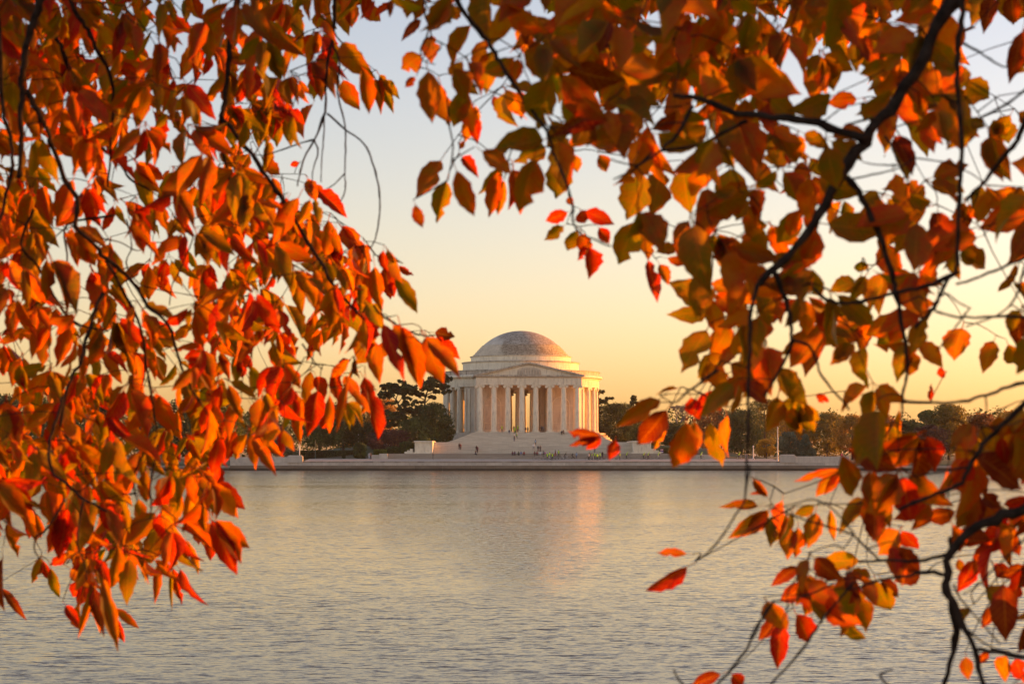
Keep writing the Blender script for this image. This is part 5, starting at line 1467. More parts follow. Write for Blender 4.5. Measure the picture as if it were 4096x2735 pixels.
LIMB_R = [
    ([(3960, -150), (3830, 0), (3715, 175), (3628, 349), (3488, 523), (3366, 698), (3279, 855), (3140, 1030), (3035, 1134)], 4.35, 4.2, .0172, .008),
    ([(3470, 558), (3314, 506), (3140, 471), (2947, 453), (2790, 392), (2695, 384)], 4.25, 4.3, .011, .005),
    (cpts('D', 1480, -120, 1478, 150, 1455, 300, 1440, 500, 1460, 750, 1470, 1000, 1470, 1250, 1460, 1450) + cpts('H', 1450, 0, 1450, 200, 1430, 320, 1350, 420, 1290, 560, 1240, 620, 1150, 720), 4.0, 4.1, .0065, .0035),
    ([(3392, 715)] + cpts('D', 760, 1340, 860, 1540) + cpts('H', 930, 150, 990, 330, 1010, 450, 1060, 680, 1090, 900, 1100, 1000, 1070, 1150, 1060, 1280), 4.2, 4.3, .008, .003),
    ([(3035, 1134), (3005, 1240), (3000, 1395), (2996, 1500), (2993, 1650), (2992, 1750), (2988, 1850), (2980, 1990)], 4.2, 4.1, .005, .0022),
    (cpts('H', 170, 330, 240, 500, 280, 650, 290, 800, 240, 950, 100, 1190), 4.2, 4.3, .0065, .003),
    (cpts('H', 1450, 320, 1330, 390, 1200, 430, 1010, 470, 870, 510, 720, 540, 560, 530, 450, 450), 4.1, 4.3, .005, .0035),
    (cpts('H', 290, 800, 400, 830, 450, 900, 500, 1050, 650, 1230, 690, 1290), 4.2, 4.3, .004, .0022),
    (cpts('H', 2000, 635, 1700, 640, 1450, 640, 1290, 600), 3.9, 4.0, .0035, .0022),
    (cpts('H', 2000, 190, 1750, 300, 1600, 360, 1440, 415), 3.9, 4.0, .0035, .0025),
    (cpts('H', 2050, 1050, 1800, 1130, 1650, 1180, 1480, 1230, 1300, 1240, 1070, 1220), 3.9, 4.1, .0048, .0025),
    (cpts('H', 2050, 1100, 1800, 1350, 1700, 1450, 1600, 1560) + cpts('J', 1450, 160, 1400, 230, 1250, 290, 1100, 350, 1000, 400), 3.9, 4.0, .0065, .0038),
    (cpts('H', 1540, 570, 1440, 700, 1340, 830, 1300, 880), 4.0, 4.0, .002, .0013),
    (cpts('H', 1930, 250, 1890, 370, 1860, 480, 1780, 590, 1650, 660, 1500, 710), 3.9, 4.0, .003, .0016),
    (cpts('H', 1640, 1180, 1650, 1310), 4.0, 4.0, .0022, .0014),
    (cpts('H', 1240, 620, 1350, 480, 1450, 540, 1530, 580), 4.0, 4.0, .0025, .0014),
    (cpts('D', 2000, 560, 1800, 720, 1650, 800, 1590, 840), 3.9, 4.0, .003, .0018),
    (cpts('D', 2050, 560, 1909, 880, 1850, 1000, 1760, 1100, 1650, 1250, 1500, 1400), 3.8, 4.0, .007, .004),
    (cpts('D', 1480, 300, 1600, 370, 1730, 450, 1790, 470), 4.0, 4.0, .003, .0018),
    (cpts('D', 1020, 1150, 900, 1150, 780, 1130), 4.2, 4.2, .002, .0014),
    (cpts('D', 900, 820, 780, 840, 660, 870), 4.2, 4.2, .0035, .002),
    (cpts('D', 500, 860, 600, 780, 680, 740, 830, 715), 4.2, 4.2, .002, .0013),
    (cpts('D', 700, 1250, 850, 1220, 1040, 1170, 1150, 1100), 4.2, 4.2, .0025, .0014),
    (cpts('D', 940, 950, 1000, 1050, 1050, 1160, 1100, 1270), 4.2, 4.2, .0028, .0014),
    (cpts('B', 1400, -90, 1440, 0, 1550, 170, 1680, 330, 1760, 470, 1860, 620) + cpts('C', 170, 700, 260, 820, 330, 920, 370, 1060, 390, 1120), 4.6, 4.4, .007, .003),
    (cpts('C', 1340, 740, 1260, 900, 1130, 1040, 1030, 1110, 900, 1200, 790, 1250), 4.3, 4.2, .005, .0015),
    (cpts('C', 1720, 840, 1550, 930, 1350, 1020, 1130, 1050), 4.25, 4.3, .0045, .003),
    (cpts('C', 1060, 1060, 960, 1150, 870, 1140, 770, 1110), 4.3, 4.3, .003, .0015),
    (cpts('C', 380, 1080, 470, 1300, 505, 1440, 510, 1540) + cpts('G', 560, 60, 650, 100, 770, 150), 4.3, 4.2, .0032, .0022),
    (cpts('Y', 1350, 60, 1180, 190, 1050, 280, 980, 350, 900, 390), 4.1, 4.1, .004, .0015),
    (cpts('B', 1370, 680, 1390, 880, 1415, 1000, 1405, 1110, 1390, 1200, 1375, 1260), 4.6, 4.6, .0025, .0013),
    (cpts('B', 1340, -40, 1330, 60, 1260, 170, 1230, 260, 1190, 340, 1200, 420, 1290, 450), 4.7, 4.7, .0028, .0014),
    (cpts('B', 1210, -40, 1215, 100, 1255, 170), 4.7, 4.7, .002, .0014),
    (cpts('B', 1840, 1010, 1810, 1080, 1790, 1180, 1770, 1250), 4.5, 4.5, .002, .0013),
    ([(4250, 1970), (4096, 2032), (3942, 2093), (3820, 2180), (3785, 2320), (3800, 2400), (3822, 2560), (3775, 2735), (3740, 2860)], 4.0, 4.1, .0140, .0045),
    ([(3785, 2320), (3830, 2450), (3900, 2600), (3930, 2735), (3950, 2860)], 4.05, 4.0, .0075, .0045),
    (cpts('J', 1345, 590, 1320, 690, 1120, 740, 870, 740, 730, 750), 4.05, 4.2, .005, .0025),
    (cpts('J', 1320, 830, 1140, 815, 1030, 850, 870, 870, 700, 930), 4.05, 4.2, .005, .0025),
    (cpts('J', 1470, 110, 1300, 140, 1000, 190), 4.0, 4.1, .003, .0016),
    (cpts('J', 870, 740, 690, 570, 580, 530, 450, 490, 350, 460, 250, 420, 130, 385), 4.2, 4.1, .003, .0018),
    (cpts('J', 690, 575, 630, 660), 4.2, 4.2, .0018, .0012),
    (cpts('J', 330, 830, 260, 940, 250, 1000, 245, 1080, 210, 1160), 4.1, 4.1, .002, .0013),
    (cpts('J', 560, 900, 300, 1000, 150, 1020, 60, 1150, 0, 1260), 4.15, 4.1, .0024, .0016),
    (cpts('L', 1838, 1010, 1750, 1150, 1670, 1300, 1640, 1360, 1520, 1500, 1430, 1600), 4.1, 4.1, .0028, .003),
    (cpts('J', 700, 880, 520, 1090, 440, 1200, 330, 1360, 140, 1568, 60, 1660), 4.15, 4.1, .0028, .003),
    (cpts('L', 1165, 1470, 1195, 1530, 1260, 1600), 4.1, 4.1, .002, .003),
    (cpts('J', 960, 1470, 870, 1510, 960, 1600), 4.1, 4.1, .0018, .003),
    (cpts('J', 1370, 900, 1390, 960, 1500, 1100, 1680, 1300), 4.0, 3.9, .003, .0016),
    (cpts('J', 1470, 1210, 1600, 1310, 1720, 1350), 4.0, 3.9, .0028, .0016),
    (cpts('J', 1950, 1400, 1838, 1390, 1700, 1360, 1520, 1330), 3.9, 4.0, .006, .004),
    (cpts('L', 1675, 100, 1640, 330, 1590, 420, 1500, 560, 1400, 680, 1310, 740), 4.1, 4.0, .0024, .0022),
    (cpts('J', 700, 560, 560, 400, 430, 330, 300, 360, 150, 385), 4.15, 4.1, .002, .0013),
    (cpts('J', 1838, 600, 1700, 740, 1600, 830, 1500, 930, 1430, 960), 3.9, 4.0, .0025, .0014),
]
# leaves that stand out singly at the rim of the foliage: crop, stalk end, tip, width, colour
HAND_L = """
B 600 0 690 245 120 b;B 790 40 915 155 110 o;B 700 20 720 200 110 o;B 480 90 470 215 90 b;B 640 300 830 560 160 b;B 650 560 745 790 130 o;B 780 470 862 820 110 o;B 850 560 925 785 100 o;B 905 540 1005 790 100 v;B 900 525 1048 700 80 v
B 230 760 390 960 110 o;B 250 740 388 880 80 r;B 100 790 120 1040 110 v;B 190 800 190 1030 110 v;B 250 830 285 1030 90 v;B 40 800 55 1040 90 v;B 440 540 445 700 80 v;B 340 1130 275 1160 45 r;B 560 260 520 500 100 r;B 430 240 350 400 120 r
B 100 1110 210 1230 100 o;B 400 1250 470 1420 90 o;B 480 1330 690 1520 110 r;B 420 1260 520 1400 90 o
F 640 20 800 230 130 o;F 700 100 840 270 110 o;F 720 110 760 260 100 y;F 1040 285 1145 360 55 r;F 1010 345 1185 630 110 v;F 930 300 1000 520 130 r;F 870 290 905 620 110 o;F 980 400 1010 510 60 r;F 820 300 830 590 80 o
F 930 690 1075 1080 120 r;F 1050 710 1190 1130 150 o;F 1000 700 1190 1000 140 o;F 970 800 900 940 90 o;F 860 800 730 970 160 b;F 850 800 900 1100 120 o;F 1220 790 1340 1110 170 o;F 1240 790 1475 1060 120 o;F 1290 790 1470 940 110 r;F 1290 750 1430 780 100 k;F 1230 780 1300 1020 120 o
Z 1550 260 1660 850 130 r;Z 1540 260 1690 560 130 r;Z 1350 250 1480 420 110 o;Z 1370 240 1600 600 110 o;Z 1260 200 1300 480 120 r;Z 1220 430 1215 830 90 o;Z 1400 300 1280 770 90 o;Z 1440 480 1430 660 40 r;Z 1090 250 1180 480 130 r;Z 950 480 910 880 130 o;Z 1000 480 1050 810 110 v;Z 870 350 790 600 100 v;Z 1040 200 990 560 130 b
Z 520 780 810 1000 120 o;Z 500 790 720 1180 120 o;Z 480 790 520 1130 110 o;Z 440 790 300 1050 150 b;Z 330 760 240 1060 110 r;Z 90 560 40 1030 90 y;Z 280 640 190 870 120 r
I 1440 210 1650 390 110 r;I 1450 220 1605 460 100 o;I 1430 210 1510 390 90 r;I 1410 240 1545 300 80 o;I 1440 480 1690 660 130 o;I 1420 470 1600 850 140 r;I 1450 470 1640 760 130 o;I 1380 480 1350 680 80 o;I 1380 560 1430 760 70 r;I 1250 600 1350 855 45 y;I 1210 800 1370 1060 70 r;I 1160 800 1225 1040 80 r;I 1150 800 1145 1085 30 v;I 1060 760 1045 1030 60 o;I 1050 540 1010 760 140 b;I 960 700 975 890 45 v
I 870 730 840 1035 120 v;I 800 740 720 950 100 v;I 700 860 795 1355 100 b;I 640 900 530 1265 60 b;I 600 890 700 1250 80 k;I 770 1060 940 1195 60 o;I 750 1100 845 1285 70 r;I 545 890 470 990 100 r;I 580 880 520 1060 90 r;I 620 920 600 1110 90 k;I 270 720 215 905 70 b;I 290 740 345 900 60 r;I 340 790 390 1030 75 v;I 20 720 10 1100 60 k;I 20 930 170 1130 60 k;I 230 580 245 610 40 o;I 400 400 310 500 80 b;I 150 330 245 610 90 o;I 470 520 490 760 80 b
I 1220 290 1090 520 150 b;I 930 330 960 560 90 b;I 780 280 890 560 110 v;I 1280 240 1240 560 100 y;I 1180 560 1160 830 100 v;I 1320 500 1330 640 70 o
""".replace('\n', ';')
HAND_R = """
B 990 0 975 125 45 k;B 1080 -20 1120 130 90 b;B 1200 -10 1150 150 100 b;B 1190 140 1050 270 70 k;B 1260 250 1268 455 130 b;B 1195 390 1040 490 150 b;B 1150 540 1080 615 60 k;B 1240 500 1290 865 170 b;B 1330 590 1390 890 130 b;B 1420 540 1600 655 110 v;B 1540 800 1490 1020 90 y;B 1570 740 1610 900 60 y;B 1560 820 1580 1000 90 r;B 1700 670 1735 800 60 r;B 1540 180 1360 480 130 b;B 1460 60 1370 130 110 b;B 1690 360 1640 660 160 v;B 1640 280 1580 520 120 b;B 1870 640 1900 830 110 o
B 1330 1120 1150 1400 150 b;B 1370 1270 1295 1560 150 v;B 1440 1190 1570 1560 140 o;B 1480 1095 1595 1230 95 r;B 1750 1190 1600 1350 100 v;B 1730 1200 1670 1525 125 o;B 1770 1260 1730 1510 80 y;B 1830 1180 1890 1505 130 o;B 1460 1000 1500 1020 60 o
P 2172 560 1947 600 105 v;P 2180 590 2060 650 90 v;C 235 1110 140 1500 210 b;C 430 1110 400 1395 190 v;C 480 1370 510 1440 60 o;C 470 1480 300 1550 95 r;C 560 1470 600 1560 120 r;C 600 1475 800 1560 110 r;C 690 1080 755 1200 100 o;C 1000 1220 890 1540 230 v;C 1110 1200 1060 1520 200 b;C 1280 1180 1300 1500 200 v;C 1600 1180 1640 1530 220 v;C 90 1200 80 1460 110 r;C 520 1080 545 1210 80 y
G 440 10 310 112 90 v;G 530 40 470 205 105 v;G 570 60 620 240 110 o;G 600 150 550 250 80 r;G 620 160 640 380 140 r;G 690 20 770 130 90 r;G 940 -20 815 300 200 v;G 1040 0 1020 245 150 b;G 1090 190 1260 150 85 b;G 1165 230 1370 285 70 o;G 1030 250 1095 555 95 r;G 1110 275 1180 420 85 o;G 1490 540 1185 400 190 v;G 1470 590 1165 645 120 v;G 1440 735 1255 1025 190 v;G 1600 700 1470 940 170 b;G 1560 900 1380 1080 160 v;G 1650 480 1460 400 150 b;G 1680 130 1620 300 120 b
G 1230 1135 1080 1172 22 v;G 1110 1215 805 1412 130 b;G 1160 1290 950 1565 170 k;Y 1040 560 960 1045 250 o;Y 1120 560 1090 940 150 b;Y 1430 500 1460 910 120 y;Y 1270 570 1380 1005 170 v;Y 1410 330 1100 420 200 r;Y 1090 330 1150 560 160 r;Y 850 540 730 860 100 y;Y 1900 320 1800 660 180 b;Y 2040 420 2100 690 160 v;Y 2170 400 2230 660 170 v;Y 980 240 750 290 24 k
W 730 290 30 240 280 k;W 720 330 440 560 190 r;W 990 380 900 760 240 r;W 700 330 80 490 160 k
L 1730 375 1480 365 70 b;L 1800 415 1550 600 120 b;L 1250 695 1040 680 62 o;L 1255 778 975 942 100 r;L 1790 310 1690 185 50 b;L 1795 305 1670 288 30 k;L 1840 440 1820 650 100 v
J 120 400 -20 580 110 b;J 240 430 150 640 110 v;J 250 450 250 740 130 b;J 320 520 310 740 100 o;J 20 200 110 310 60 k;J 600 130 280 210 60 o;J 600 140 420 320 90 b;J 610 150 500 300 70 o;J 320 780 135 910 90 k;J 390 900 170 1030 120 k;J 430 370 300 430 80 v;J 440 420 400 660 130 b;J 540 400 560 640 60 y;J 730 740 460 740 130 v;J 560 900 520 1130 100 b;J 210 1120 50 1275 100 k;J 200 1160 190 1475 130 r;J 310 1100 420 1300 140 r;J 640 900 640 1265 180 b;J 700 920 800 1230 150 b;J 850 880 940 1130 170 v;J 880 860 1015 1000 90 k;J 470 900 370 1120 120 b;J 1000 540 850 700 170 b;J 1020 540 1130 700 110 r;J 1140 830 980 860 130 k;J 1500 740 1420 950 120 r;J 1640 760 1760 880 100 r;J 1700 900 1720 1290 190 k;J 1660 1030 1560 1200 90 k;J 1400 730 1420 830 60 b;J 1720 1380 1660 1560 120 b;J 1780 1400 1840 1560 120 r;J 1600 1350 1520 1440 60 k
H 1255 1220 1262 1100 45 r;H 730 390 560 450 120 v;H 780 250 770 345 100 v;H 1180 420 1150 650 110 y;H 1480 720 1400 930 190 b;H 1700 810 1620 1020 130 b;H 1800 830 1870 1000 140 b;H 520 1180 480 1240 110 r;H 380 1240 420 1470 180 v;H 300 1180 330 1450 160 v;H 1360 1020 1300 1040 80 r;H 1040 1290 1020 1560 60 y
D 1690 -10 1630 225 140 k;D 1820 -20 1840 180 150 k;D 1900 220 1810 590 130 k;D 1500 570 1690 690 170 v;D 1190 760 1200 1060 170 v;D 1330 330 1390 540 110 b;D 1740 840 1690 1060 100 v;D 1780 840 1800 1000 140 v
L 1480 1500 1260 1580 90 k;L 1560 1500 1640 1590 100 r
""".replace('\n', ';')

CELL = 20
PADL, PADR, PADT, PADB = 600, 700, 500, 200
GW, GH = (4096 + PADL + PADR) // CELL, (2800 + PADT + PADB) // CELL
def target_at(px, py):
    c = min(40, max(0, int(px // 100))); r_ = min(27, max(0, int(py // 100)))
    v = COV[int(GRID[r_][c])]
    if px > 2900 and v < .8: v *= .85
    if px < 1500 and .5 < v < .9: v = v * .86 + .10
    if py > 2735 + 60: v *= .5
    return v
TG = np.array([[target_at(x * CELL - PADL + 10, y * CELL - PADT + 10) for x in range(GW)] for y in range(GH)])
CC = 100 // CELL
covered = np.zeros((GH, GW), bool)
yy_, xx_ = np.mgrid[0:GH, 0:GW]

leaves = {'L': [], 'R': []}
nodes = {'L': [], 'R': []}
def footprint(bx, by, tx, ty, w_):
    """cells covered by a leaf drawn from (bx,by) to (tx,ty) with width w_ (pixels)"""
    cx, cy = (bx + tx) / 2, (by + ty) / 2
    dx, dy = tx - bx, ty - by; l = math.hypot(dx, dy) + 1e-6; dx /= l; dy /= l
    rad = l / 2 + CELL
    x0, x1 = int((cx - rad + PADL) // CELL), int((cx + rad + PADL) // CELL) + 1
    y0, y1 = int((cy - rad + PADT) // CELL), int((cy + rad + PADT) // CELL) + 1
    x0, x1, y0, y1 = max(0, x0), min(GW, x1), max(0, y0), min(GH, y1)
    if x1 <= x0 or y1 <= y0: return None
    X = xx_[y0:y1, x0:x1] * CELL - PADL + CELL / 2 - cx; Y = yy_[y0:y1, x0:x1] * CELL - PADT + CELL / 2 - cy
    a = (X * dx + Y * dy) / (l / 2); b = (-X * dy + Y * dx) / (w_ / 2 + 2)
    return slice(y0, y1), slice(x0, x1), (np.abs(a) ** 2.0 + b * b) < 0.95

def add_leaf(side, bx, by, tx, ty, w_px, col, d, rnd, hand=False):
    """store a leaf; its direction has a share of depth so that it is not flat to the view"""
    tilt = rnd.uniform(-.35, .35) if hand else rnd.uniform(-.6, .6)
    b = at(bx, by, d)
    L0 = math.hypot(tx - bx, ty - by) / F * d
    dd = d + tilt * L0
    t_ = at(tx, ty, dd)
    roll = rnd.gauss(0, .25) if hand else rnd.gauss(0, .6)
    roll = max(-1.15, min(1.15, roll))
    W0 = w_px / F * d / (max(.45, math.cos(roll)) if hand else 1.0)
    leaves[side].append((b, t_, W0, roll, col, rnd.randrange(len(SHAPES)), math.hypot(tx - bx, ty - by) * w_px * (1 if 0 < (bx + tx) / 2 < 4096 and 0 < (by + ty) / 2 < 2735 else .02) * (1.5 if hand else 1), rnd.random()))
    fp = footprint(bx, by, tx, ty, w_px * (1 if hand else max(.35, math.cos(roll))))
    if fp is not None: covered[fp[0], fp[1]] |= fp[2]

for side, txt, d0 in (('L', HAND_L, 5.0), ('R', HAND_R, 4.1)):
    for q in txt.split(';'):
        q = q.split()
        if len(q) < 7: continue
        bx, by = cp(q[0], float(q[1]), float(q[2])); tx, ty = cp(q[0], float(q[3]), float(q[4])); w_ = float(q[5]) / CR[q[0]][2]
        ln = math.hypot(tx - bx, ty - by)
        d = max(4.9, min(6.4, .125 * F / max(ln, 40))) if side == 'L' else max(3.4, min(4.7, .11 * F / max(ln, 40)))
        add_leaf(side, bx, by, tx, ty, w_, q[6], d, lr, True)
        # stalk end is a bud on some twig
        sx_, sy_ = bx - (tx - bx) * .2, by - (ty - by) * .2
        nodes[side].append(at(sx_, sy_, d - .01))

MIXES = {'L': 'oooooorrrvvvvbbbbby', 'R': 'bbbbbvvvvvvvvvooooyyyyk', 'Q': 'kkkkrrrbbbboobv'}
def hand_mix(px, py):
    if px < 1620 or (py > 900 and px < 1960): return 'L', MIXES['L']
    return 'R', (MIXES['Q'] if (py > 1750 and px > 3250) or px > 3950 and py > 1500 else MIXES['R'])

def deficit():
    t = TG - covered
    k = CC
    h, w_ = (GH // k) * k, (GW // k) * k
    return t[:h, :w_].reshape(h // k, k, w_ // k, k).sum((1, 3))
for rnd_ in range(46):
    df = deficit()
    cells = [(df[r_, c], r_, c) for r_ in range(df.shape[0]) for c in range(df.shape[1]) if df[r_, c] > 1.2]
    if not cells: break
    lr.shuffle(cells)
    for _, r_, c in cells:
        if df[r_, c] <= 1.0: continue
        # aim at an open spot of the cell
        sub = [(y, x) for y in range(r_ * CC, r_ * CC + CC) for x in range(c * CC, c * CC + CC) if not covered[y, x]]
        if not sub: continue
        y, x = lr.choice(sub)
        px, py = x * CELL - PADL + lr.uniform(0, CELL), y * CELL - PADT + lr.uniform(0, CELL)
        side, mx = hand_mix(px, py)
        d = lr.uniform(4.9, 6.6) if side == 'L' else lr.uniform(3.65, 4.6)
        base_len = (lr.uniform(.088, .138) if side == 'L' else lr.uniform(.076, .118)) * F / d
        # a bunch hanging from one bud
        nx, ny = px + lr.uniform(-.3, .3) * base_len, py - base_len * lr.uniform(.2, .6)
        got = 0
        lean = lr.gauss(.10 if side == 'L' else -.08, .30)
        for k in range(lr.choice((3, 4, 5, 6, 6))):
            a = lean + lr.gauss(0, .44 if side == 'L' else .70)
            ln = base_len * lr.uniform(.65, 1.08) * lr.choice((1, 1, 1, .8))
            w_ = ln * (lr.uniform(.31, .44) if side == 'L' else lr.uniform(.46, .62))
            bx, by = nx + math.sin(a) * ln * .2 + lr.uniform(-6, 6), ny + math.cos(a) * ln * .2
            tx, ty = bx + math.sin(a) * ln, by + math.cos(a) * ln
            fp = footprint(bx, by, tx, ty, w_)
            if fp is None: continue
            new = fp[2] & ~covered[fp[0], fp[1]]
            tg = TG[fp[0], fp[1]]
            gain = 0.0; bad = 0
            ys_, xs_ = np.nonzero(new)
            if len(ys_) == 0: continue
            for yy, xx in zip(ys_, xs_):
                Y, X = yy + fp[0].start, xx + fp[1].start
                cr, cc_ = Y // CC, X // CC
                if cr < df.shape[0] and cc_ < df.shape[1] and df[cr, cc_] > 0.6: gain += 1
                else:
                    gain -= .5 + 3.2 * (1 - TG[Y, X]) ** 1.5; bad += 1
            if gain > 0:
                add_leaf(side, bx, by, tx, ty, w_, lr.choice(mx), d + lr.uniform(-.12, .12), lr)
                got += 1
        if got:
            nodes[side].append(at(nx, ny, d)); df = deficit()
    # refresh
for i in range(1700):
    px, py = lr.uniform(-500, 1480), lr.uniform(-400, 2300)
    if target_at(px, py) < .8: continue
    d = lr.uniform(6.6, 8.0); a = lr.gauss(.1, .6); ln = lr.uniform(.08, .125) * F / d; w_ = ln * lr.uniform(.34, .46)
    tx, ty = px + math.sin(a) * ln, py + math.cos(a) * ln
    if min(target_at(tx, ty), target_at((px + tx) / 2, (py + ty) / 2), target_at(tx, ty + 40)) < .75: continue
    add_leaf('L', px, py, tx, ty, w_, lr.choice(MIXES['L']), d, lr)
    if i % 4 == 0: nodes['L'].append(at(px, py - 20, d))
print('leaves', len(leaves['L']), len(leaves['R']), 'buds', len(nodes['L']), len(nodes['R']))
# rest of the second tree's crown, unseen towards the sun, shaped to shade it
def crown_fill(side, n, c, r, xlo, xhi, every=6):
    k = 0
    while k < n:
        u = [lr.gauss(0, 1) for _ in range(3)]; l = math.sqrt(sum(q * q for q in u)); s = lr.random() ** .45
        x, y, z = (c[i] + r[i] * u[i] / l * s for i in range(3))
        if not xlo < x < xhi: k += .2; continue
        b = Vector((x, y, z)); a = lr.uniform(0, 6.28); t_ = b + Vector((math.cos(a) * .05, math.sin(a) * .05, -.085))
        leaves[side].append((b, t_, .05, lr.uniform(-1, 1), lr.choice(MIXES[side]), lr.randrange(len(SHAPES)), 0.0, lr.random()))
        if int(k) % every == 0: nodes[side].append(b + Vector((0, 0, .02)))
        k += 1
crown_fill('R', 4600, (3.2, 4.05, 4.9), (1.9, 1.35, 2.3), 1.75, 5.2)
crown_fill('L', 2200, (-3.1, 5.2, 5.3), (1.5, 1.5, 2.0), -5, -1.75)
for i in range(5200):  # extra leaves added farther back to keep the sun off the upper left
    x, y = lr.uniform(.1, 3.6), lr.uniform(5.2, 7.6)
    z = lr.uniform(4.85, 6.2)
    px, py = 2048 + x / y * F, HORIZON - (z - CAMZ) / y * F
    if py > -30 and (py > 300 or target_at(px, py) < .95 or px > 4090): continue
    b = Vector((x, y, z)); a = lr.uniform(0, 6.28); t_ = b + Vector((math.cos(a) * .05, math.sin(a) * .05, -.10))
    if i % 7 == 0: nodes['R'].append(b + Vector((0, 0, .02)))
    leaves['R'].append((b, t_, .06, lr.uniform(-1, 1), lr.choice(MIXES['R']), lr.randrange(len(SHAPES)), 0.0, lr.random()))

def leaf_matrix(b, t_, W0, roll):
    d = t_ - b; ln = d.length; yv = d / ln
    view = (b - Vector((0, 0, CAMZ))).normalized()
    n = -(view - yv * view.dot(yv))
    n = n.normalized() if n.length > 1e-5 else yv.orthogonal().normalized()
    n = Quaternion(yv, roll) @ n
    xv = yv.cross(n)
    return xv, yv, n, ln
def set_attr(me, name, kind, arr):
    a = me.attributes.new(name, kind, 'POINT')
    a.data.foreach_set('color' if kind == 'FLOAT_COLOR' else 'vector', np.asarray(arr, np.float32).ravel())
_lm = {}
def leaf_mesh(shape, col):
    if (shape, col) in _lm: return _lm[shape, col]
    V, UV, Fc = SHAPES[shape]
    me = bpy.data.meshes.new('leaf'); me.from_pydata([tuple(v) for v in V], [], Fc)
    n = len(V); c1, c2 = PAL[col]
    set_attr(me, 'tint', 'FLOAT_COLOR', np.tile((*c1, 1), (n, 1))); set_attr(me, 'tint2', 'FLOAT_COLOR', np.tile((*c2, 1), (n, 1)))
    set_attr(me, 'leafuv', 'FLOAT_VECTOR', np.concatenate([UV, np.full((n, 1), shape * 3.1 + ord(col))], 1))
    me.polygons.foreach_set('use_smooth', [True] * len(Fc)); me.materials.append(M['leaf'])
    _lm[shape, col] = me
    return me

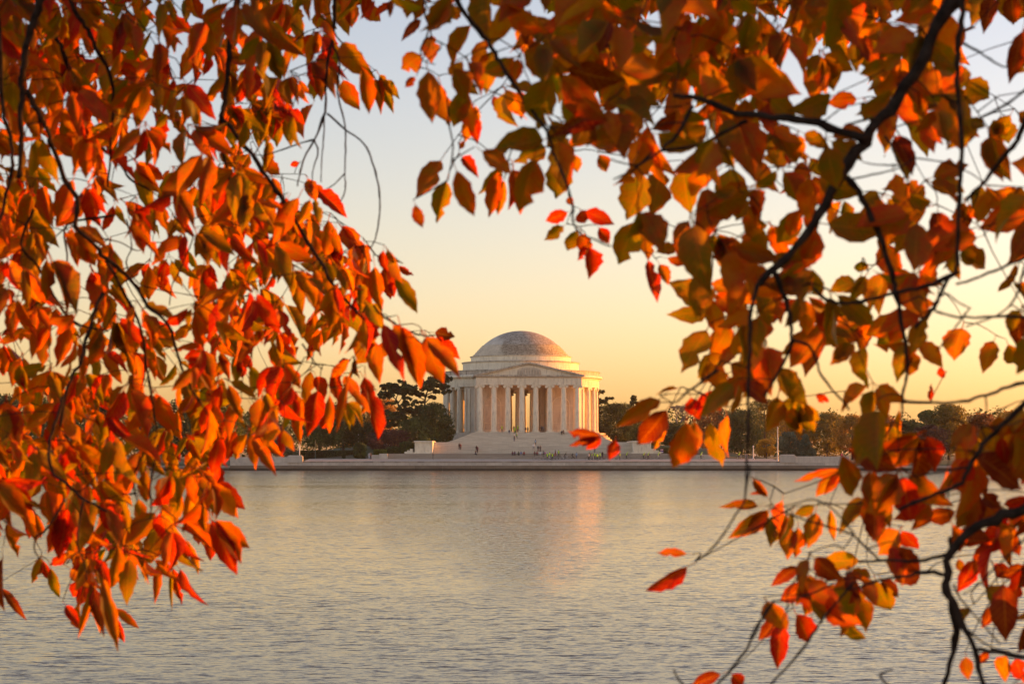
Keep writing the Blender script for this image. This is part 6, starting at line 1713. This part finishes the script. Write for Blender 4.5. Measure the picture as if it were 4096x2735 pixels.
def make_tree(side, root_pos, label, limbs, crotch):
    root = tag(empty('cherry_tree', root_pos), label, 'tree')
    rp = Vector(root_pos)
    # trunk outside the frame
    cr = Vector(crotch)
    tr = MB().tube([Vector((0, 0, -.4)), Vector((.05, 0, .3)), (cr - rp) * .5 + Vector((.06, .04, 0)), cr - rp], [.26, .19, .15, .11], 12)
    tr.build('trunk', M['bark'], root, True)
    pts = []
    for i, (pp, d0, d1, r0, r1) in enumerate(limbs):
        k_ = 1.0 if side == 'L' else .86
        q_ = 1.04 if side == 'L' else .92
        d0, d1, r0, r1 = d0 * k_, d1 * k_, r0 * k_ * q_, r1 * k_ * q_
        P = [at(px, py, d0 + (d1 - d0) * k / (len(pp) - 1)) for k, (px, py) in enumerate(pp)]
        # finer, slightly crooked path
        Q = []; n = len(P)
        for k in range(n - 1):
            p0, p1, p2, p3 = P[max(0, k - 1)], P[k], P[k + 1], P[min(n - 1, k + 2)]
            for s in range(4):
                t = s / 4
                Q.append(.5 * ((2 * p1) + (p2 - p0) * t + (2 * p0 - 5 * p1 + 4 * p2 - p3) * t * t + (3 * p1 - p0 - 3 * p2 + p3) * t ** 3))
        Q.append(P[-1])
        rad = [(r0 + (r1 - r0) * k / (len(Q) - 1)) for k in range(len(Q))]
        Q = [q + Vector((lr.uniform(-1, 1), lr.uniform(-1, 1), lr.uniform(-1, 1))) * min(.005, rad[k] * .5) for k, q in enumerate(Q)]
        rad = [r_ * lr.uniform(.86, 1.20) * (1.25 if lr.random() < .08 else 1) for r_ in rad]
        fx, fy = pp[0]
        if fx > 4090 or fx < 20 or fy < -10:      # enters from outside: lead it back to the crotch
            s = Q[0]; dirn = (Q[0] - Q[3]).normalized()
            far = (cr - s).length
            lead = [cr, cr.lerp(s, .4) + Vector((0, 0, .18 * far if s.z > 4.3 else .02)), s + dirn * far * .25]
            A_ = lead + [s]; sm = []; ra = []
            rr_ = [max(r0 * 2.2, .02), max(r0 * 1.6, .012), r0 * 1.15, r0]
            for k in range(3):
                p0, p1, p2, p3 = A_[max(0, k - 1)], A_[k], A_[k + 1], (A_[k + 2] if k < 2 else Q[2])
                for e in range(6):
                    t = e / 6
                    sm.append(.5 * ((2 * p1) + (p2 - p0) * t + (2 * p0 - 5 * p1 + 4 * p2 - p3) * t * t + (3 * p1 - p0 - 3 * p2 + p3) * t ** 3)); ra.append(rr_[k] + (rr_[k + 1] - rr_[k]) * t)
            Q = sm + Q; rad = ra + rad
        MB().tube([q - rp for q in Q], rad, 7).build('branch', M['bark'], root, True)
        pts += Q[2:] if len(Q) > 6 else Q
    # twigs: each bud grows from the nearest wood
    bud = nodes[side]
    have = np.array([tuple(p) for p in pts]); tw = MB()
    rest = 0; bco = np.array([tuple(b) for b in bud])
    dist = np.min(np.linalg.norm(bco[:, None] - have[None], axis=2), axis=1)
    order = np.argsort(dist)
    src = list(have)
    arr = np.zeros((len(have) + len(bud) * 4, 3)); arr[:len(have)] = have; m_ = len(have)
    for i in order:
        b = Vector(bco[i])
        dv = arr[:m_] - bco[i]
        dd = np.linalg.norm(dv * np.array([1, .7, 1]), axis=1) + np.maximum(0, -dv[:, 2]) * .8
        j = int(np.argmin(dd)); a = Vector(arr[j]); l = (b - a).length
        if l < .004: continue
        off = Vector((lr.uniform(-1, 1), lr.uniform(-1, 1), lr.uniform(-.2, .8))) * l * .12
        q1, q2 = a.lerp(b, .35) + off, a.lerp(b, .7) + off * .7
        tw.tube([a - rp, q1 - rp, q2 - rp, b - rp], [.0019, .0015, .0013, .0011], 4, cap=False)
        for q in (q1, q2, b):
            arr[m_] = tuple(q); m_ += 1
    stuff(tw.build('twigs', M['bark'], root, True))
    # the 300 leaves that show largest are objects, the others one mass
    ls = sorted(leaves[side], key=lambda t: -t[6])
    for (b, t_, W0, roll, col, sh, ar, rv) in ls[:300]:
        xv, yv, n, ln = leaf_matrix(b, t_, W0, roll)
        o = link('leaf', leaf_mesh(sh, col), parent=root)
        m = Matrix(((xv.x * W0, yv.x * ln, n.x * ln, b.x - rp.x), (xv.y * W0, yv.y * ln, n.y * ln, b.y - rp.y), (xv.z * W0, yv.z * ln, n.z * ln, b.z - rp.z), (0, 0, 0, 1)))
        o.matrix_basis = m
    VV, T1, T2, UVS, FF = [], [], [], [], []; n0 = 0
    for (b, t_, W0, roll, col, sh, ar, rv) in ls[300:]:
        V, UV, Fc = SHAPES[sh]
        xv, yv, n, ln = leaf_matrix(b, t_, W0, roll)
        A = np.array([[*xv], [*yv], [*n]]) * np.array([[W0], [ln], [ln]])
        VV.append(V @ A + np.array(tuple(b - rp)))
        k = len(V); c1, c2 = PAL[col]; j1 = .75 + .5 * rv
        T1.append(np.tile((c1[0] * j1, c1[1] * j1, c1[2], 1), (k, 1))); T2.append(np.tile((*c2, 1), (k, 1)))
        UVS.append(np.concatenate([UV, np.full((k, 1), rv * 50)], 1))
        FF += [tuple(i + n0 for i in f) for f in Fc]; n0 += k
    me = bpy.data.meshes.new('foliage'); me.from_pydata(np.concatenate(VV).tolist(), [], FF)
    set_attr(me, 'tint', 'FLOAT_COLOR', np.concatenate(T1)); set_attr(me, 'tint2', 'FLOAT_COLOR', np.concatenate(T2)); set_attr(me, 'leafuv', 'FLOAT_VECTOR', np.concatenate(UVS))
    me.polygons.foreach_set('use_smooth', [True] * len(FF)); me.materials.append(M['leaf'])
    stuff(link('foliage', me, parent=root))
    return root
make_tree('L', (-3.7, 4.9, 2.2), 'cherry tree hanging dense glowing orange and red leaves down the shaded side', LIMB_L, (-3.0, 5.0, 5.2))
make_tree('R', (3.9, 4.4, 2.2), 'cherry tree with broad brown, olive and red leaves on a thick dark bough', LIMB_R, (3.2, 4.4, 4.6))

# ------------------------------------------------------------------ evening haze over the water
def haze():
    m = bpy.data.materials.new('haze'); m.use_nodes = True
    N, L = m.node_tree.nodes, m.node_tree.links
    for n in list(N):
        if n.type != 'OUTPUT_MATERIAL': N.remove(n)
    v = N.new('ShaderNodeVolumePrincipled')
    v.inputs['Color'].default_value = (0.97, 0.93, 0.84, 1)
    v.inputs['Density'].default_value = HAZE
    v.inputs['Anisotropy'].default_value = 0.3
    L.new(v.outputs[0], N['Material Output'].inputs['Volume'])
    o = MB().box(-4500, 4500, -400, 9500, -1.9, 48).build('haze', m)
    tag(stuff(o), 'thin warm evening haze lying over the water and the far shore', 'haze')
HAZE = 0.00004
haze()
